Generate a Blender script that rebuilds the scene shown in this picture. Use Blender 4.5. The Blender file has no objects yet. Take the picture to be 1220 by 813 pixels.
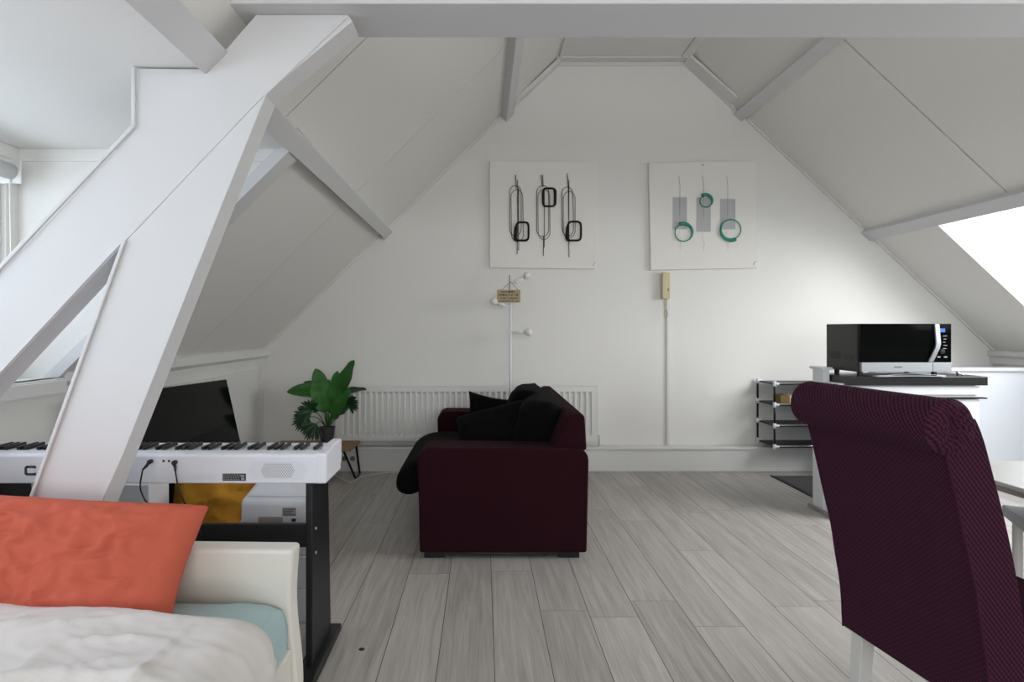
import bpy, bmesh, math, random
from mathutils import Vector, Matrix, noise

random.seed(7)
S = bpy.context.scene
COL = S.collection
F = 700.0
VX, VY, H = 575.0, 391.0, 1.2

# ------------------------------------------------------------ camera, world, light
cam_d = bpy.data.cameras.new('camera')
cam = bpy.data.objects.new('camera', cam_d)
COL.objects.link(cam)
cam.location = (0, 0, H)
cam.rotation_euler = (math.radians(90), 0, 0)
cam_d.sensor_width = 36
cam_d.lens = 36 * F / 1220
cam_d.shift_x = (610 - VX) / 1220
cam_d.shift_y = -(406.5 - VY) / 1220
cam_d.clip_start = 0.05
S.camera = cam
S.view_settings.view_transform = 'Standard'
S.view_settings.look = 'None'
S.view_settings.gamma = 1
S.view_settings.exposure = 0.33
S.view_settings.use_curve_mapping = False
S.cycles.max_bounces = 10
S.cycles.diffuse_bounces = 6
S.cycles.use_denoising = True

W = bpy.data.worlds.new('world')
S.world = W
W.use_nodes = True
W.node_tree.nodes['Background'].inputs[0].default_value = (0.80, 0.89, 1.0, 1)
W.node_tree.nodes['Background'].inputs[1].default_value = 2.2


def area(name, loc, aim, sx, sy, watts, color):
    d = bpy.data.lights.new(name, 'AREA')
    d.shape = 'RECTANGLE'
    d.size, d.size_y = sx, sy
    d.energy = watts
    d.color = color
    o = bpy.data.objects.new(name, d)
    COL.objects.link(o)
    o.location = loc
    o.rotation_euler = (Vector(aim) - Vector(loc)).to_track_quat('-Z', 'Y').to_euler()
    return o

# daylight just outside the window openings
area('skylight_daylight', (4.18, 2.55, 2.0), (2.55, 2.55, 0.38), 2.1, 1.2, 82, (1.0, 0.985, 0.965))
area('dormer_daylight', (-2.35, 0.2, 1.5), (0, 0.2, 1.3), 3.6, 0.85, 15, (0.74, 0.85, 1.0))
area('unseen_rear_daylight', (1.2, -4.42, 1.6), (1.2, 2, 1.5), 3.4, 1.7, 92, (1.0, 0.99, 0.975))  # light of an unseen, assumed window, set back to even the falloff


# ------------------------------------------------------------ helpers
def P(px, py, Y):
    return Vector(((px - VX) / F * Y, Y, H - (py - VY) / F * Y))


def srgb(h):
    h = h.lstrip('#')
    out = []
    for i in (0, 2, 4):
        c = int(h[i:i + 2], 16) / 255
        out.append(c / 12.92 if c <= 0.04045 else ((c + 0.055) / 1.055) ** 2.4)
    return (*out, 1)


def mat(name, color, rough=0.6, metal=0.0, bump=0.0, bscale=200.0, var=0.0, vscale=8.0, spec=0.5, sheen=0.0,
        stretch=(1, 1, 1), emit=None, trans=0.0):
    m = bpy.data.materials.new(name)
    m.use_nodes = True
    nt = m.node_tree
    b = nt.nodes['Principled BSDF']
    c = srgb(color) if isinstance(color, str) else color
    b.inputs['Base Color'].default_value = c
    b.inputs['Roughness'].default_value = rough
    b.inputs['Metallic'].default_value = metal
    b.inputs['Specular IOR Level'].default_value = spec
    b.inputs['Sheen Weight'].default_value = sheen
    b.inputs['Transmission Weight'].default_value = trans
    if emit:
        b.inputs['Emission Color'].default_value = c
        b.inputs['Emission Strength'].default_value = emit
    if bump or var:
        tc = nt.nodes.new('ShaderNodeTexCoord')
        mp = nt.nodes.new('ShaderNodeMapping')
        mp.inputs['Scale'].default_value = stretch
        nt.links.new(tc.outputs['Object'], mp.inputs[0])
    if bump:
        n = nt.nodes.new('ShaderNodeTexNoise')
        n.inputs['Scale'].default_value = bscale
        n.inputs['Detail'].default_value = 3
        bp = nt.nodes.new('ShaderNodeBump')
        bp.inputs['Strength'].default_value = bump
        bp.inputs['Distance'].default_value = 0.004
        nt.links.new(mp.outputs[0], n.inputs['Vector'])
        nt.links.new(n.outputs['Fac'], bp.inputs['Height'])
        nt.links.new(bp.outputs[0], b.inputs['Normal'])
    if var:
        n2 = nt.nodes.new('ShaderNodeTexNoise')
        n2.inputs['Scale'].default_value = vscale
        n2.inputs['Detail'].default_value = 4
        mx = nt.nodes.new('ShaderNodeMix')
        mx.data_type = 'RGBA'
        mx.inputs['A'].default_value = tuple(max(0, x * (1 - var)) for x in c[:3]) + (1,)
        mx.inputs['B'].default_value = tuple(min(1, x * (1 + var)) for x in c[:3]) + (1,)
        nt.links.new(mp.outputs[0], n2.inputs['Vector'])
        nt.links.new(n2.outputs['Fac'], mx.inputs['Factor'])
        nt.links.new(mx.outputs['Result'], b.inputs['Base Color'])
    return m


M = {}
M['wall'] = mat('wall_paint', '#e3e2de', 0.75, bump=0.12, bscale=60, var=0.02, vscale=2, spec=0.3)
M['slope'] = mat('board_paint', '#e3e1dc', 0.6, bump=0.04, bscale=90, spec=0.35)
M['beam'] = mat('beam_paint', '#d3d3d4', 0.5, bump=0.05, bscale=70, spec=0.35)
M['trimw'] = mat('trim_gloss_paint', '#dcdcda', 0.4, spec=0.4)
M['white_gloss'] = mat('white_gloss', '#e4e6ea', 0.3)
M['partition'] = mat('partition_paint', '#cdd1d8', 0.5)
M['white_plastic'] = mat('white_plastic', '#e2e3ea', 0.35)
M['radiator'] = mat('radiator_enamel', '#dededb', 0.35)
M['black_keys'] = mat('black_key_plastic', '#17181b', 0.35)
M['black_wood'] = mat('black_laminate', '#141519', 0.45, bump=0.05, bscale=200)
M['black_metal'] = mat('black_metal', '#101011', 0.4, metal=0.3)
M['black_plastic'] = mat('black_plastic', '#0c0c0d', 0.4)
M['screen'] = mat('screen_glass', '#050606', 0.07, spec=0.08)
M['tvback'] = mat('tv_casing', '#0b0b0c', 0.4)
M['black_cloth'] = mat('black_cloth', '#060607', 0.95, bump=0.3, bscale=260, spec=0.15)
M['leather'] = mat('cream_leather', '#dcd9d0', 0.45, bump=0.08, bscale=180)
M['teal'] = mat('teal_sheet', '#a9c0c1', 0.9, bump=0.12, bscale=300, spec=0.2)
M['duvet'] = mat('white_duvet_cotton', '#dcd7d4', 0.95, bump=0.1, bscale=350, spec=0.15)
M['orange'] = mat('orange_cotton', '#bf5f4c', 0.95, bump=0.12, bscale=350, var=0.06, vscale=6, spec=0.15)
M['mustard'] = mat('mustard_cloth', '#bd862f', 0.95, bump=0.2, bscale=250, spec=0.15)
M['worktop'] = mat('black_stone_worktop', '#17191a', 0.3, var=0.3, vscale=150)
M['steel'] = mat('brushed_steel', '#a3a7ac', 0.45, metal=0.4, bump=0.04, bscale=40, stretch=(1, 30, 30))
M['chrome'] = mat('chrome', '#c8c8c8', 0.15, metal=1.0)
M['wood'] = mat('light_wood', '#96714c', 0.55, var=0.25, vscale=14, stretch=(1, 12, 12))
M['box_wood'] = mat('box_side', '#6b5622', 0.6, var=0.15, vscale=40)
M['box_pink'] = mat('box_front', '#d8b9a4', 0.6, var=0.05, vscale=40)
M['pot'] = mat('grey_pot', '#3b3a3c', 0.6)
M['soil'] = mat('soil', '#1d1510', 0.9, bump=0.5, bscale=90)
M['leaf'] = mat('leaf_green', '#27621a', 0.55, var=0.35, vscale=9, sheen=0.0)
M['leaf_dark'] = mat('leaf_dark_green', '#16401b', 0.45, var=0.3, vscale=12)
M['stem'] = mat('stem_green', '#4c8a3a', 0.5)
M['cream'] = mat('cream_plastic', '#c9bd98', 0.45)
M['cable_white'] = mat('cable_white', '#d6d4cc', 0.5)
M['bulb'] = mat('frosted_bulb', '#e4e2d8', 0.25)
M['sign'] = mat('sign_wood', '#a89a78', 0.7, var=0.15, vscale=60)
M['ink'] = mat('dark_ink', '#26221e', 0.7)
M['twine'] = mat('grey_twine', '#77716a', 0.8)
M['canvas'] = mat('canvas_white', '#e7e5e0', 0.85, bump=0.15, bscale=500, spec=0.2)
M['wire'] = mat('dark_wire', '#1d1a1a', 0.5)
M['fuzz'] = mat('dark_felt', '#231a1b', 0.95, bump=0.8, bscale=300)
M['green_glass'] = mat('green_resin', '#1a8a72', 0.25, var=0.3, vscale=60)
M['mesh_grey'] = mat('grey_gauze', '#b9b9ba', 0.7, bump=0.6, bscale=500, var=0.12, vscale=120)
M['mat'] = mat('dark_doormat', '#4b4a49', 0.95, bump=0.6, bscale=200)
M['mat_edge'] = mat('mat_rubber', '#2d2d2d', 0.7)
M['display'] = mat('blue_display', '#2c58b8', 0.3, emit=0.6)
M['grey_text'] = mat('pale_print', '#9aa0a4', 0.5)
M['logo'] = mat('logo_grey', '#4c4f5c', 0.4)
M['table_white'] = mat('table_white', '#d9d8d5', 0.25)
M['edge_grey'] = mat('table_edge_grey', '#a49d96', 0.6)
M['shelf_grey'] = mat('bench_grey', '#a6a8a8', 0.5)
M['purple'] = mat('purple_seat', '#4b2648', 0.9)
M['leg_white'] = mat('painted_leg', '#cfcdc8', 0.5)
M['vent_dark'] = mat('vent_dark', '#050505', 0.7)
M['dot'] = mat('grille_hole', '#4a4b54', 0.7)
M['dot_small'] = mat('grille_dimple', '#b4b5c0', 0.7)
M['sill_dark'] = mat('threshold_metal', '#8d8a86', 0.4)
M['knot'] = mat('knot', '#2c2622', 0.7)
M['blind'] = mat('blind_fabric', '#c6c7c6', 0.85)


def glass_mat():
    m = bpy.data.materials.new('window_glass')
    m.use_nodes = True
    nt = m.node_tree
    nt.nodes.clear()
    o = nt.nodes.new('ShaderNodeOutputMaterial')
    t = nt.nodes.new('ShaderNodeBsdfTransparent')
    g = nt.nodes.new('ShaderNodeBsdfGlossy')
    g.inputs['Roughness'].default_value = 0.02
    mx = nt.nodes.new('ShaderNodeMixShader')
    mx.inputs[0].default_value = 0.06
    nt.links.new(t.outputs[0], mx.inputs[1])
    nt.links.new(g.outputs[0], mx.inputs[2])
    nt.links.new(mx.outputs[0], o.inputs[0])
    return m


M['glass'] = glass_mat()


def weave_mat(name, c1, c2, scale, mode='weave', bump=0.5, dark=None):
    """upholstery with a visible diagonal rib or a square weave, in object space"""
    m = bpy.data.materials.new(name)
    m.use_nodes = True
    nt = m.node_tree
    b = nt.nodes['Principled BSDF']
    b.inputs['Roughness'].default_value = 0.95
    b.inputs['Specular IOR Level'].default_value = 0.15
    b.inputs['Sheen Weight'].default_value = 0.15
    b.inputs['Sheen Roughness'].default_value = 0.5
    b.inputs['Sheen Tint'].default_value = srgb(c2)
    tc = nt.nodes.new('ShaderNodeTexCoord')
    sp = nt.nodes.new('ShaderNodeSeparateXYZ')
    nt.links.new(tc.outputs['Object' if mode == 'weave' else 'UV'], sp.inputs[0])

    def mth(op, a, bb=None):
        n = nt.nodes.new('ShaderNodeMath')
        n.operation = op
        for i, v in enumerate((a, bb)):
            if v is None:
                continue
            if isinstance(v, (int, float)):
                n.inputs[i].default_value = v
            else:
                nt.links.new(v, n.inputs[i])
        return n.outputs[0]
    if mode == 'weave':
        s1 = mth('SINE', mth('MULTIPLY', mth('ADD', sp.outputs[0], sp.outputs[1]), scale))
        s2 = mth('SINE', mth('MULTIPLY', sp.outputs[2], scale))
        h = mth('MULTIPLY', s1, s2)
    else:
        # uv: diagonal rows of small knots
        s1 = mth('SINE', mth('MULTIPLY', mth('ADD', sp.outputs[0], mth('MULTIPLY', sp.outputs[1], 0.8)), scale))
        s2 = mth('SINE', mth('MULTIPLY', mth('SUBTRACT', sp.outputs[1], mth('MULTIPLY', sp.outputs[0], 0.9)), scale * 0.9))
        h = mth('ADD', s1, mth('MULTIPLY', s2, 0.35))
    hn = mth('ADD', mth('MULTIPLY', h, 0.33), 0.5)
    nz = nt.nodes.new('ShaderNodeTexNoise')
    nz.inputs['Scale'].default_value = 5
    nt.links.new(tc.outputs['Object'], nz.inputs['Vector'])
    mix = nt.nodes.new('ShaderNodeMix')
    mix.data_type = 'RGBA'
    mix.inputs['A'].default_value = srgb(c1)
    mix.inputs['B'].default_value = srgb(c2)
    nt.links.new(hn, mix.inputs['Factor'])
    nt.links.new(mix.outputs['Result'], b.inputs['Base Color'])
    bp = nt.nodes.new('ShaderNodeBump')
    bp.inputs['Strength'].default_value = bump
    bp.inputs['Distance'].default_value = 0.003
    nt.links.new(hn, bp.inputs['Height'])
    nt.links.new(bp.outputs[0], b.inputs['Normal'])
    return m


M['sofa'] = weave_mat('burgundy_weave', '#180309', '#2e0d18', 900, 'weave', 0.3)
M['chair'] = weave_mat('plum_ribbed_fabric', '#1b0611', '#4b2539', 560, 'rib', 0.6)


def floor_mat():
    m = bpy.data.materials.new('grey_oak_laminate')
    m.use_nodes = True
    nt = m.node_tree
    b = nt.nodes['Principled BSDF']
    tc = nt.nodes.new('ShaderNodeTexCoord')
    sp = nt.nodes.new('ShaderNodeSeparateXYZ')
    nt.links.new(tc.outputs['Object'], sp.inputs[0])

    def mth(op, a, bb=None, c=None):
        n = nt.nodes.new('ShaderNodeMath')
        n.operation = op
        for i, v in enumerate((a, bb, c)):
            if v is None:
                continue
            if isinstance(v, (int, float)):
                n.inputs[i].default_value = v
            else:
                nt.links.new(v, n.inputs[i])
        return n.outputs[0]
    w, L = 0.202, 1.29
    u = mth('DIVIDE', mth('ADD', sp.outputs[0], -0.042 + 20 * w), w)
    row = mth('FLOOR', u)
    fu = mth('FRACT', u)
    wn = nt.nodes.new('ShaderNodeTexWhiteNoise')
    wn.noise_dimensions = '1D'
    nt.links.new(row, wn.inputs['W'])
    # every row slides by its own amount; the rows by the sofa are set from the visible butt joints
    off = mth('MULTIPLY', wn.outputs['Value'], 1.0)
    v0 = mth('ADD', mth('DIVIDE', mth('ADD', sp.outputs[1], 10.0), L), off)
    v = v0
    col = mth('FLOOR', v)
    fv = mth('FRACT', v)
    wid = nt.nodes.new('ShaderNodeTexWhiteNoise')
    wid.noise_dimensions = '2D'
    cb = nt.nodes.new('ShaderNodeCombineXYZ')
    nt.links.new(row, cb.inputs[0])
    nt.links.new(col, cb.inputs[1])
    nt.links.new(cb.outputs[0], wid.inputs['Vector'])
    # grain
    gv = nt.nodes.new('ShaderNodeCombineXYZ')
    nt.links.new(mth('ADD', mth('MULTIPLY', sp.outputs[0], 16.0), mth('MULTIPLY', wid.outputs['Value'], 60)), gv.inputs[0])
    nt.links.new(mth('ADD', mth('MULTIPLY', sp.outputs[1], 1.1), mth('MULTIPLY', wid.outputs['Value'], 33)), gv.inputs[1])
    n1 = nt.nodes.new('ShaderNodeTexNoise')
    n1.inputs['Scale'].default_value = 1.0
    n1.inputs['Detail'].default_value = 6
    n1.inputs['Roughness'].default_value = 0.65
    n1.inputs['Distortion'].default_value = 1.6
    nt.links.new(gv.outputs[0], n1.inputs['Vector'])
    gv2 = nt.nodes.new('ShaderNodeVectorMath')
    gv2.operation = 'MULTIPLY'
    gv2.inputs[1].default_value = (9, 3, 1)
    nt.links.new(gv.outputs[0], gv2.inputs[0])
    n2 = nt.nodes.new('ShaderNodeTexNoise')
    n2.inputs['Scale'].default_value = 1.0
    n2.inputs['Detail'].default_value = 3
    nt.links.new(gv2.outputs[0], n2.inputs['Vector'])
    ramp = nt.nodes.new('ShaderNodeValToRGB')
    ramp.color_ramp.elements[0].position = 0.28
    ramp.color_ramp.elements[0].color = srgb('#8a8580')
    ramp.color_ramp.elements[1].position = 0.72
    ramp.color_ramp.elements[1].color = srgb('#c2beb9')
    fac = mth('ADD', mth('ADD', mth('MULTIPLY', n1.outputs['Fac'], 0.62), mth('MULTIPLY', n2.outputs['Fac'], 0.30)),
              mth('MULTIPLY', wid.outputs['Value'], 0.10))
    nt.links.new(fac, ramp.inputs[0])
    # gaps
    du = mth('MINIMUM', fu, mth('SUBTRACT', 1.0, fu))
    dv = mth('MINIMUM', fv, mth('SUBTRACT', 1.0, fv))
    gap = mth('MAXIMUM', mth('LESS_THAN', du, 0.0075), mth('LESS_THAN', dv, 0.0009))
    mx = nt.nodes.new('ShaderNodeMix')
    mx.data_type = 'RGBA'
    nt.links.new(gap, mx.inputs['Factor'])
    nt.links.new(ramp.outputs[0], mx.inputs['A'])
    mx.inputs['B'].default_value = srgb('#4a423d')
    nt.links.new(mx.outputs['Result'], b.inputs['Base Color'])
    b.inputs['Roughness'].default_value = 0.42
    b.inputs['Specular IOR Level'].default_value = 0.4
    bp = nt.nodes.new('ShaderNodeBump')
    bp.inputs['Strength'].default_value = 0.12
    bp.inputs['Distance'].default_value = 0.002
    nt.links.new(mth('SUBTRACT', n2.outputs['Fac'], gap), bp.inputs['Height'])
    nt.links.new(bp.outputs[0], b.inputs['Normal'])
    return m


M['floor'] = floor_mat()


# ------------------------------------------------------------ mesh tools
def new():
    return bmesh.new()


def finish(name, bm, material, parent=None, smooth=False, bevel=0, seg=2, loc=None, angle=None, weld=False, sub=0):
    if weld:
        bmesh.ops.remove_doubles(bm, verts=bm.verts, dist=1e-5)
    bmesh.ops.recalc_face_normals(bm, faces=bm.faces)
    me = bpy.data.meshes.new(name)
    bm.to_mesh(me)
    bm.free()
    o = bpy.data.objects.new(name, me)
    COL.objects.link(o)
    me.materials.append(M[material] if isinstance(material, str) else material)
    if smooth:
        for p in me.polygons:
            p.use_smooth = True
    if bevel:
        md = o.modifiers.new('bevel', 'BEVEL')
        md.width = bevel
        md.segments = seg
        md.limit_method = 'ANGLE'
        md.angle_limit = math.radians(angle or 40)
        md.harden_normals = False
        for p in me.polygons:
            p.use_smooth = True
        md2 = o.modifiers.new('wn', 'WEIGHTED_NORMAL')
        md2.keep_sharp = False
    if sub:
        md = o.modifiers.new('sub', 'SUBSURF')
        md.levels = md.render_levels = sub
    if parent:
        o.parent = parent
        # keep world placement: mesh data is in world coordinates when parent is unrotated empty at loc
        o.matrix_parent_inverse = parent.matrix_world.inverted()
    if loc:
        o.location = loc
    return o


def box(bm, a, b, mtx=None):
    x0, y0, z0 = a
    x1, y1, z1 = b
    vs = [bm.verts.new(v) for v in ((x0, y0, z0), (x1, y0, z0), (x1, y1, z0), (x0, y1, z0),
                                    (x0, y0, z1), (x1, y0, z1), (x1, y1, z1), (x0, y1, z1))]
    for f in ((0, 3, 2, 1), (4, 5, 6, 7), (0, 1, 5, 4), (1, 2, 6, 5), (2, 3, 7, 6), (3, 0, 4, 7)):
        bm.faces.new([vs[i] for i in f])
    if mtx:
        bmesh.ops.transform(bm, matrix=mtx, verts=vs)
    return bm


def bx(a, b):
    return box(new(), a, b)


def prism(bm, pts, vec):
    """extrude closed 3-D polygon pts by vec"""
    vec = Vector(vec)
    a = [bm.verts.new(p) for p in pts]
    b = [bm.verts.new(Vector(p) + vec) for p in pts]
    n = len(pts)
    bm.faces.new(a)
    bm.faces.new(list(reversed(b)))
    for i in range(n):
        bm.faces.new([a[i], b[i], b[(i + 1) % n], a[(i + 1) % n]])
    return bm


def prismY(bm, xz, y0, y1):
    return prism(bm, [(x, y0, z) for x, z in xz], (0, y1 - y0, 0))


def tube(bm, pts, r, seg=8, closed=False, caps=True):
    pts = [Vector(p) for p in pts]
    n = len(pts)
    rr = r if isinstance(r, (list, tuple)) else [r] * n
    rings = []
    prev = None
    for i, p in enumerate(pts):
        if closed:
            t = (pts[(i + 1) % n] - pts[i - 1]).normalized()
        else:
            t = (pts[min(i + 1, n - 1)] - pts[max(i - 1, 0)]).normalized()
        if prev is None:
            up = Vector((0, 0, 1)) if abs(t.z) < 0.9 else Vector((0, 1, 0))
            x = t.cross(up).normalized()
        else:
            x = (prev - t * prev.dot(t)).normalized()
        prev = x
        y = t.cross(x)
        rings.append([bm.verts.new(p + (x * math.cos(a) + y * math.sin(a)) * rr[i])
                      for a in (2 * math.pi * k / seg for k in range(seg))])
    m = n if closed else n - 1
    for i in range(m):
        A, B = rings[i], rings[(i + 1) % n]
        for k in range(seg):
            bm.faces.new([A[k], A[(k + 1) % seg], B[(k + 1) % seg], B[k]])
    if caps and not closed:
        bm.faces.new(rings[0])
        bm.faces.new(list(reversed(rings[-1])))
    return bm


def lathe(bm, prof, c=(0, 0, 0), seg=24, mtx=None):
    vs_all = []
    rings = []
    for r, z in prof:
        ring = [bm.verts.new((c[0] + max(r, 1e-5) * math.cos(2 * math.pi * k / seg),
                              c[1] + max(r, 1e-5) * math.sin(2 * math.pi * k / seg), c[2] + z)) for k in range(seg)]
        rings.append(ring)
        vs_all += ring
    for A, B in zip(rings, rings[1:]):
        for k in range(seg):
            bm.faces.new([A[k], A[(k + 1) % seg], B[(k + 1) % seg], B[k]])
    bm.faces.new(list(reversed(rings[0])))
    bm.faces.new(rings[-1])
    if mtx:
        bmesh.ops.transform(bm, matrix=mtx, verts=vs_all)
    return bm


def grid(bm, nu, nv, fn, uv=False):
    g = [[bm.verts.new(fn(i / nu, j / nv)) for j in range(nv + 1)] for i in range(nu + 1)]
    lay = bm.loops.layers.uv.verify() if uv else None
    for i in range(nu):
        for j in range(nv):
            f = bm.faces.new([g[i][j], g[i + 1][j], g[i + 1][j + 1], g[i][j + 1]])
    return g


def smooth_path(pts, n=8, closed=False):
    pts = [Vector(p) for p in pts]
    out = []
    N = len(pts)
    rng = range(N) if closed else range(N - 1)
    for i in rng:
        p0 = pts[(i - 1) % N] if closed or i > 0 else pts[0]
        p1 = pts[i]
        p2 = pts[(i + 1) % N]
        p3 = pts[(i + 2) % N] if closed or i + 2 < N else pts[-1]
        for k in range(n):
            t = k / n
            out.append(0.5 * ((2 * p1) + (-p0 + p2) * t + (2 * p0 - 5 * p1 + 4 * p2 - p3) * t * t +
                              (-p0 + 3 * p1 - 3 * p2 + p3) * t ** 3))
    if not closed:
        out.append(pts[-1])
    return out


def thing(name, label, cat, loc=(0, 0, 0), group=None):
    o = bpy.data.objects.new(name, None)
    COL.objects.link(o)
    o.location = loc
    o.empty_display_size = 0.1
    o['label'] = label
    o['category'] = cat
    if group:
        o['group'] = group
    bpy.context.view_layer.update()
    return o


def tag(o, label, cat, group=None):
    o['label'] = label
    o['category'] = cat
    if group:
        o['group'] = group
    return o


def struct(o, label=None):
    o['kind'] = 'structure'
    if label:
        o['label'] = label
    return o


def text_mesh(bm, s, size, mtx, depth=0.0006, spacing=1.0):
    """adds lettering as real geometry, glyphs from the built-in font"""
    cu = bpy.data.curves.new('t', 'FONT')
    cu.body = s
    cu.size = size
    cu.extrude = depth
    cu.space_character = spacing
    cu.align_x = 'CENTER'
    cu.align_y = 'CENTER'
    o = bpy.data.objects.new('t', cu)
    COL.objects.link(o)
    dg = bpy.context.evaluated_depsgraph_get()
    dg.update()
    me = bpy.data.meshes.new_from_object(o.evaluated_get(dg))
    me.transform(mtx)
    bm.from_mesh(me)
    bpy.data.meshes.remove(me)
    bpy.data.objects.remove(o)
    bpy.data.curves.remove(cu)
    return bm


FACE_CAM = Matrix.Rotation(math.radians(90), 4, 'X')     # lettering facing -Y

# ============================================================ STRUCTURE
YW = 5.0                       # gable wall
XL, ZL = -1.857, 1.029         # left knee wall and foot of the left slope
KL = 0.982                     # rise of the left slope
XR, ZR = 4.343, 1.014
KR = -0.9376
ZTOP = 3.457
YB = -4.2                      # wall behind the camera, set far back to even the light


def zl(x):
    return ZL + KL * (x - XL)


def zr(x):
    return ZR + KR * (x - XR)


xlt = XL + (ZTOP - ZL) / KL
xrt = XR + (ZTOP - ZR) / KR
NL = Vector((-KL, 0, 1)).normalized()     # outward normal, left slope
NR = Vector((-KR, 0, 1)).normalized()

struct(finish('floor', bx((XL - 0.4, YB - 0.1, -0.12), (XR + 0.3, YW + 0.1, 0)), 'floor'))

# gable wall
bm = new()
prismY(bm, [(XL - 0.3, 0), (XR + 0.3, 0), (XR + 0.3, 1.0), (XR + 0.15, 1.15), (xrt + 0.1, ZTOP + 0.15),
            (xlt - 0.1, ZTOP + 0.15), (XL - 0.15, 1.15), (XL - 0.3, 1.0)], YW, YW + 0.12)
struct(finish('wall_far', bm, 'wall'))
# wall behind the camera with an unseen, assumed wide window opening
bm = new()
for a, b in (((XL - 0.3, 0), (-0.5, 1.0)), ((XL - 0.3, 1.0), (-0.5, 2.6)), ((2.9, 0), (XR + 0.3, 2.6)),
             ((-0.5, 0), (2.9, 0.75)), ((-0.5, 2.45), (2.9, 3.6))):
    box(bm, (a[0], YB - 0.12, a[1]), (b[0], YB, b[1]))
box(bm, (-0.9, YB - 0.12, 2.45), (-0.5, YB, 3.6))
box(bm, (2.9, YB - 0.12, 2.45), (3.3, YB, 3.6))
struct(finish('wall_near', bm, 'wall'))
bm = new()
x0, x1, z0, z1 = -0.5, 2.9, 0.75, 2.45
for a, b in (((x0, z0), (x1, z0 + .06)), ((x0, z1 - .06), (x1, z1)), ((x0, z0 + .06), (x0 + .06, z1 - .06)),
             ((x1 - .06, z0 + .06), (x1, z1 - .06)), ((1.17, z0 + .06), (1.23, z1 - .06))):
    box(bm, (a[0], YB - 0.09, a[1]), (b[0], YB - 0.03, b[1]))
wf = struct(finish('unseen_rear_window', bm, 'trimw', bevel=0.004))
struct(finish('pane', bx((x0 + .05, YB - 0.065, z0 + .05), (x1 - .05, YB - 0.059, z1 - .05)), 'glass', wf))


def slab(bm, side, x0, x1, y0, y1, off=0.0, th=0.04):
    """a slab of roof lining between two x positions and two depths; off = how far outward its inner face sits"""
    z = zl if side == 'L' else zr
    N = NL if side == 'L' else NR
    a = Vector((x0, y0, z(x0))) + N * off
    b = Vector((x1, y0, z(x1))) + N * off
    prism(bm, [a, b, b + N * th, a + N * th], (0, y1 - y0, 0))


G = 0.006
YD = 2.555       # far cheek of the dormer
# left slope: boards meet at Y 2.40 / 3.74 with open joints, backed by a second layer
bm = new()
XD = -0.83
for (y0, y1) in ((YB, 2.40 - G / 2), (2.40 + G / 2, 3.74 - G / 2), (3.74 + G / 2, YW)):
    slab(bm, 'L', XD + 0.02, xlt + 0.02, y0, y1)
for (y0, y1) in ((YD + 0.09, 3.72 - G / 2), (3.72 + G / 2, YW)):
    slab(bm, 'L', XL - 0.04, XD + 0.02, y0, y1)
slab(bm, 'L', XD + 0.02, xlt + 0.08, YB, YW, 0.04, 0.05)
slab(bm, 'L', XL - 0.1, XD + 0.02, YD + 0.09, YW, 0.04, 0.05)
struct(finish('ceiling_slope_left', bm, 'slope'))

# right slope with the skylight opening
SK = (3.33, 4.15, 1.55, 4.31)       # x0,x1,y0,y1
SK_ADDED = (3.33, 4.15, -3.4, -2.4)       # unseen opening behind the camera, added to let in more light
bm = new()
XP = 3.29
for (y0, y1) in ((YB, 2.3 - G / 2), (2.3 + G / 2, 3.64 - G), (3.64 + G, YW)):
    slab(bm, 'R', xrt - 0.02, XP, y0, y1)
slab(bm, 'R', xrt - 0.08, XP, YB, YW, 0.04, 0.05)
slab(bm, 'R', XP, SK[0], YB, YW, 0, 0.09)
slab(bm, 'R', SK[0], SK[1], YB, SK_ADDED[2], 0, 0.09)
slab(bm, 'R', SK[0], SK[1], SK_ADDED[3], SK[2], 0, 0.09)
slab(bm, 'R', SK[0], SK[1], SK[3], YW, 0, 0.09)
slab(bm, 'R', SK[1], XR + 0.06, YB, YW, 0, 0.09)
struct(finish('ceiling_slope_right', bm, 'slope'))
# frames and panes of the skylight and of the added opening
for nm, K in (('window_1', SK), ('added_skylight', SK_ADDED)):
    bm = new()
    for (a, b, c, d) in ((K[0] - .05, K[0], K[2], K[3]), (K[1], K[1] + .05, K[2], K[3]),
                         (K[0] - .05, K[1] + .05, K[2] - .05, K[2]), (K[0] - .05, K[1] + .05, K[3], K[3] + .05)):
        slab(bm, 'R', a, b, c, d, 0.088, 0.06)
    wf = struct(finish(nm, bm, 'trimw'))
    bm = new()
    slab(bm, 'R', K[0] - .02, K[1] + .02, K[2] - .02, K[3] + .02, 0.125, 0.006)
    struct(finish('pane', bm, 'glass', wf))

# flat top ceiling
struct(finish('ceiling', bx((xlt - 0.06, YB, ZTOP), (xrt + 0.06, YW, ZTOP + 0.08)), 'slope'))

# knee walls
bm = bx((XL - 0.14, YD + 0.09, 0), (XL, YW, ZL + 0.01))
box(bm, (XL - 0.14, YB, 0), (XL, YD + 0.09, 0.95))
struct(finish('wall_left', bm, 'wall'))
struct(finish('wall_right', bx((XR, YB, 0), (XR + 0.14, YW, ZR + 0.01)), 'wall'))

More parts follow.
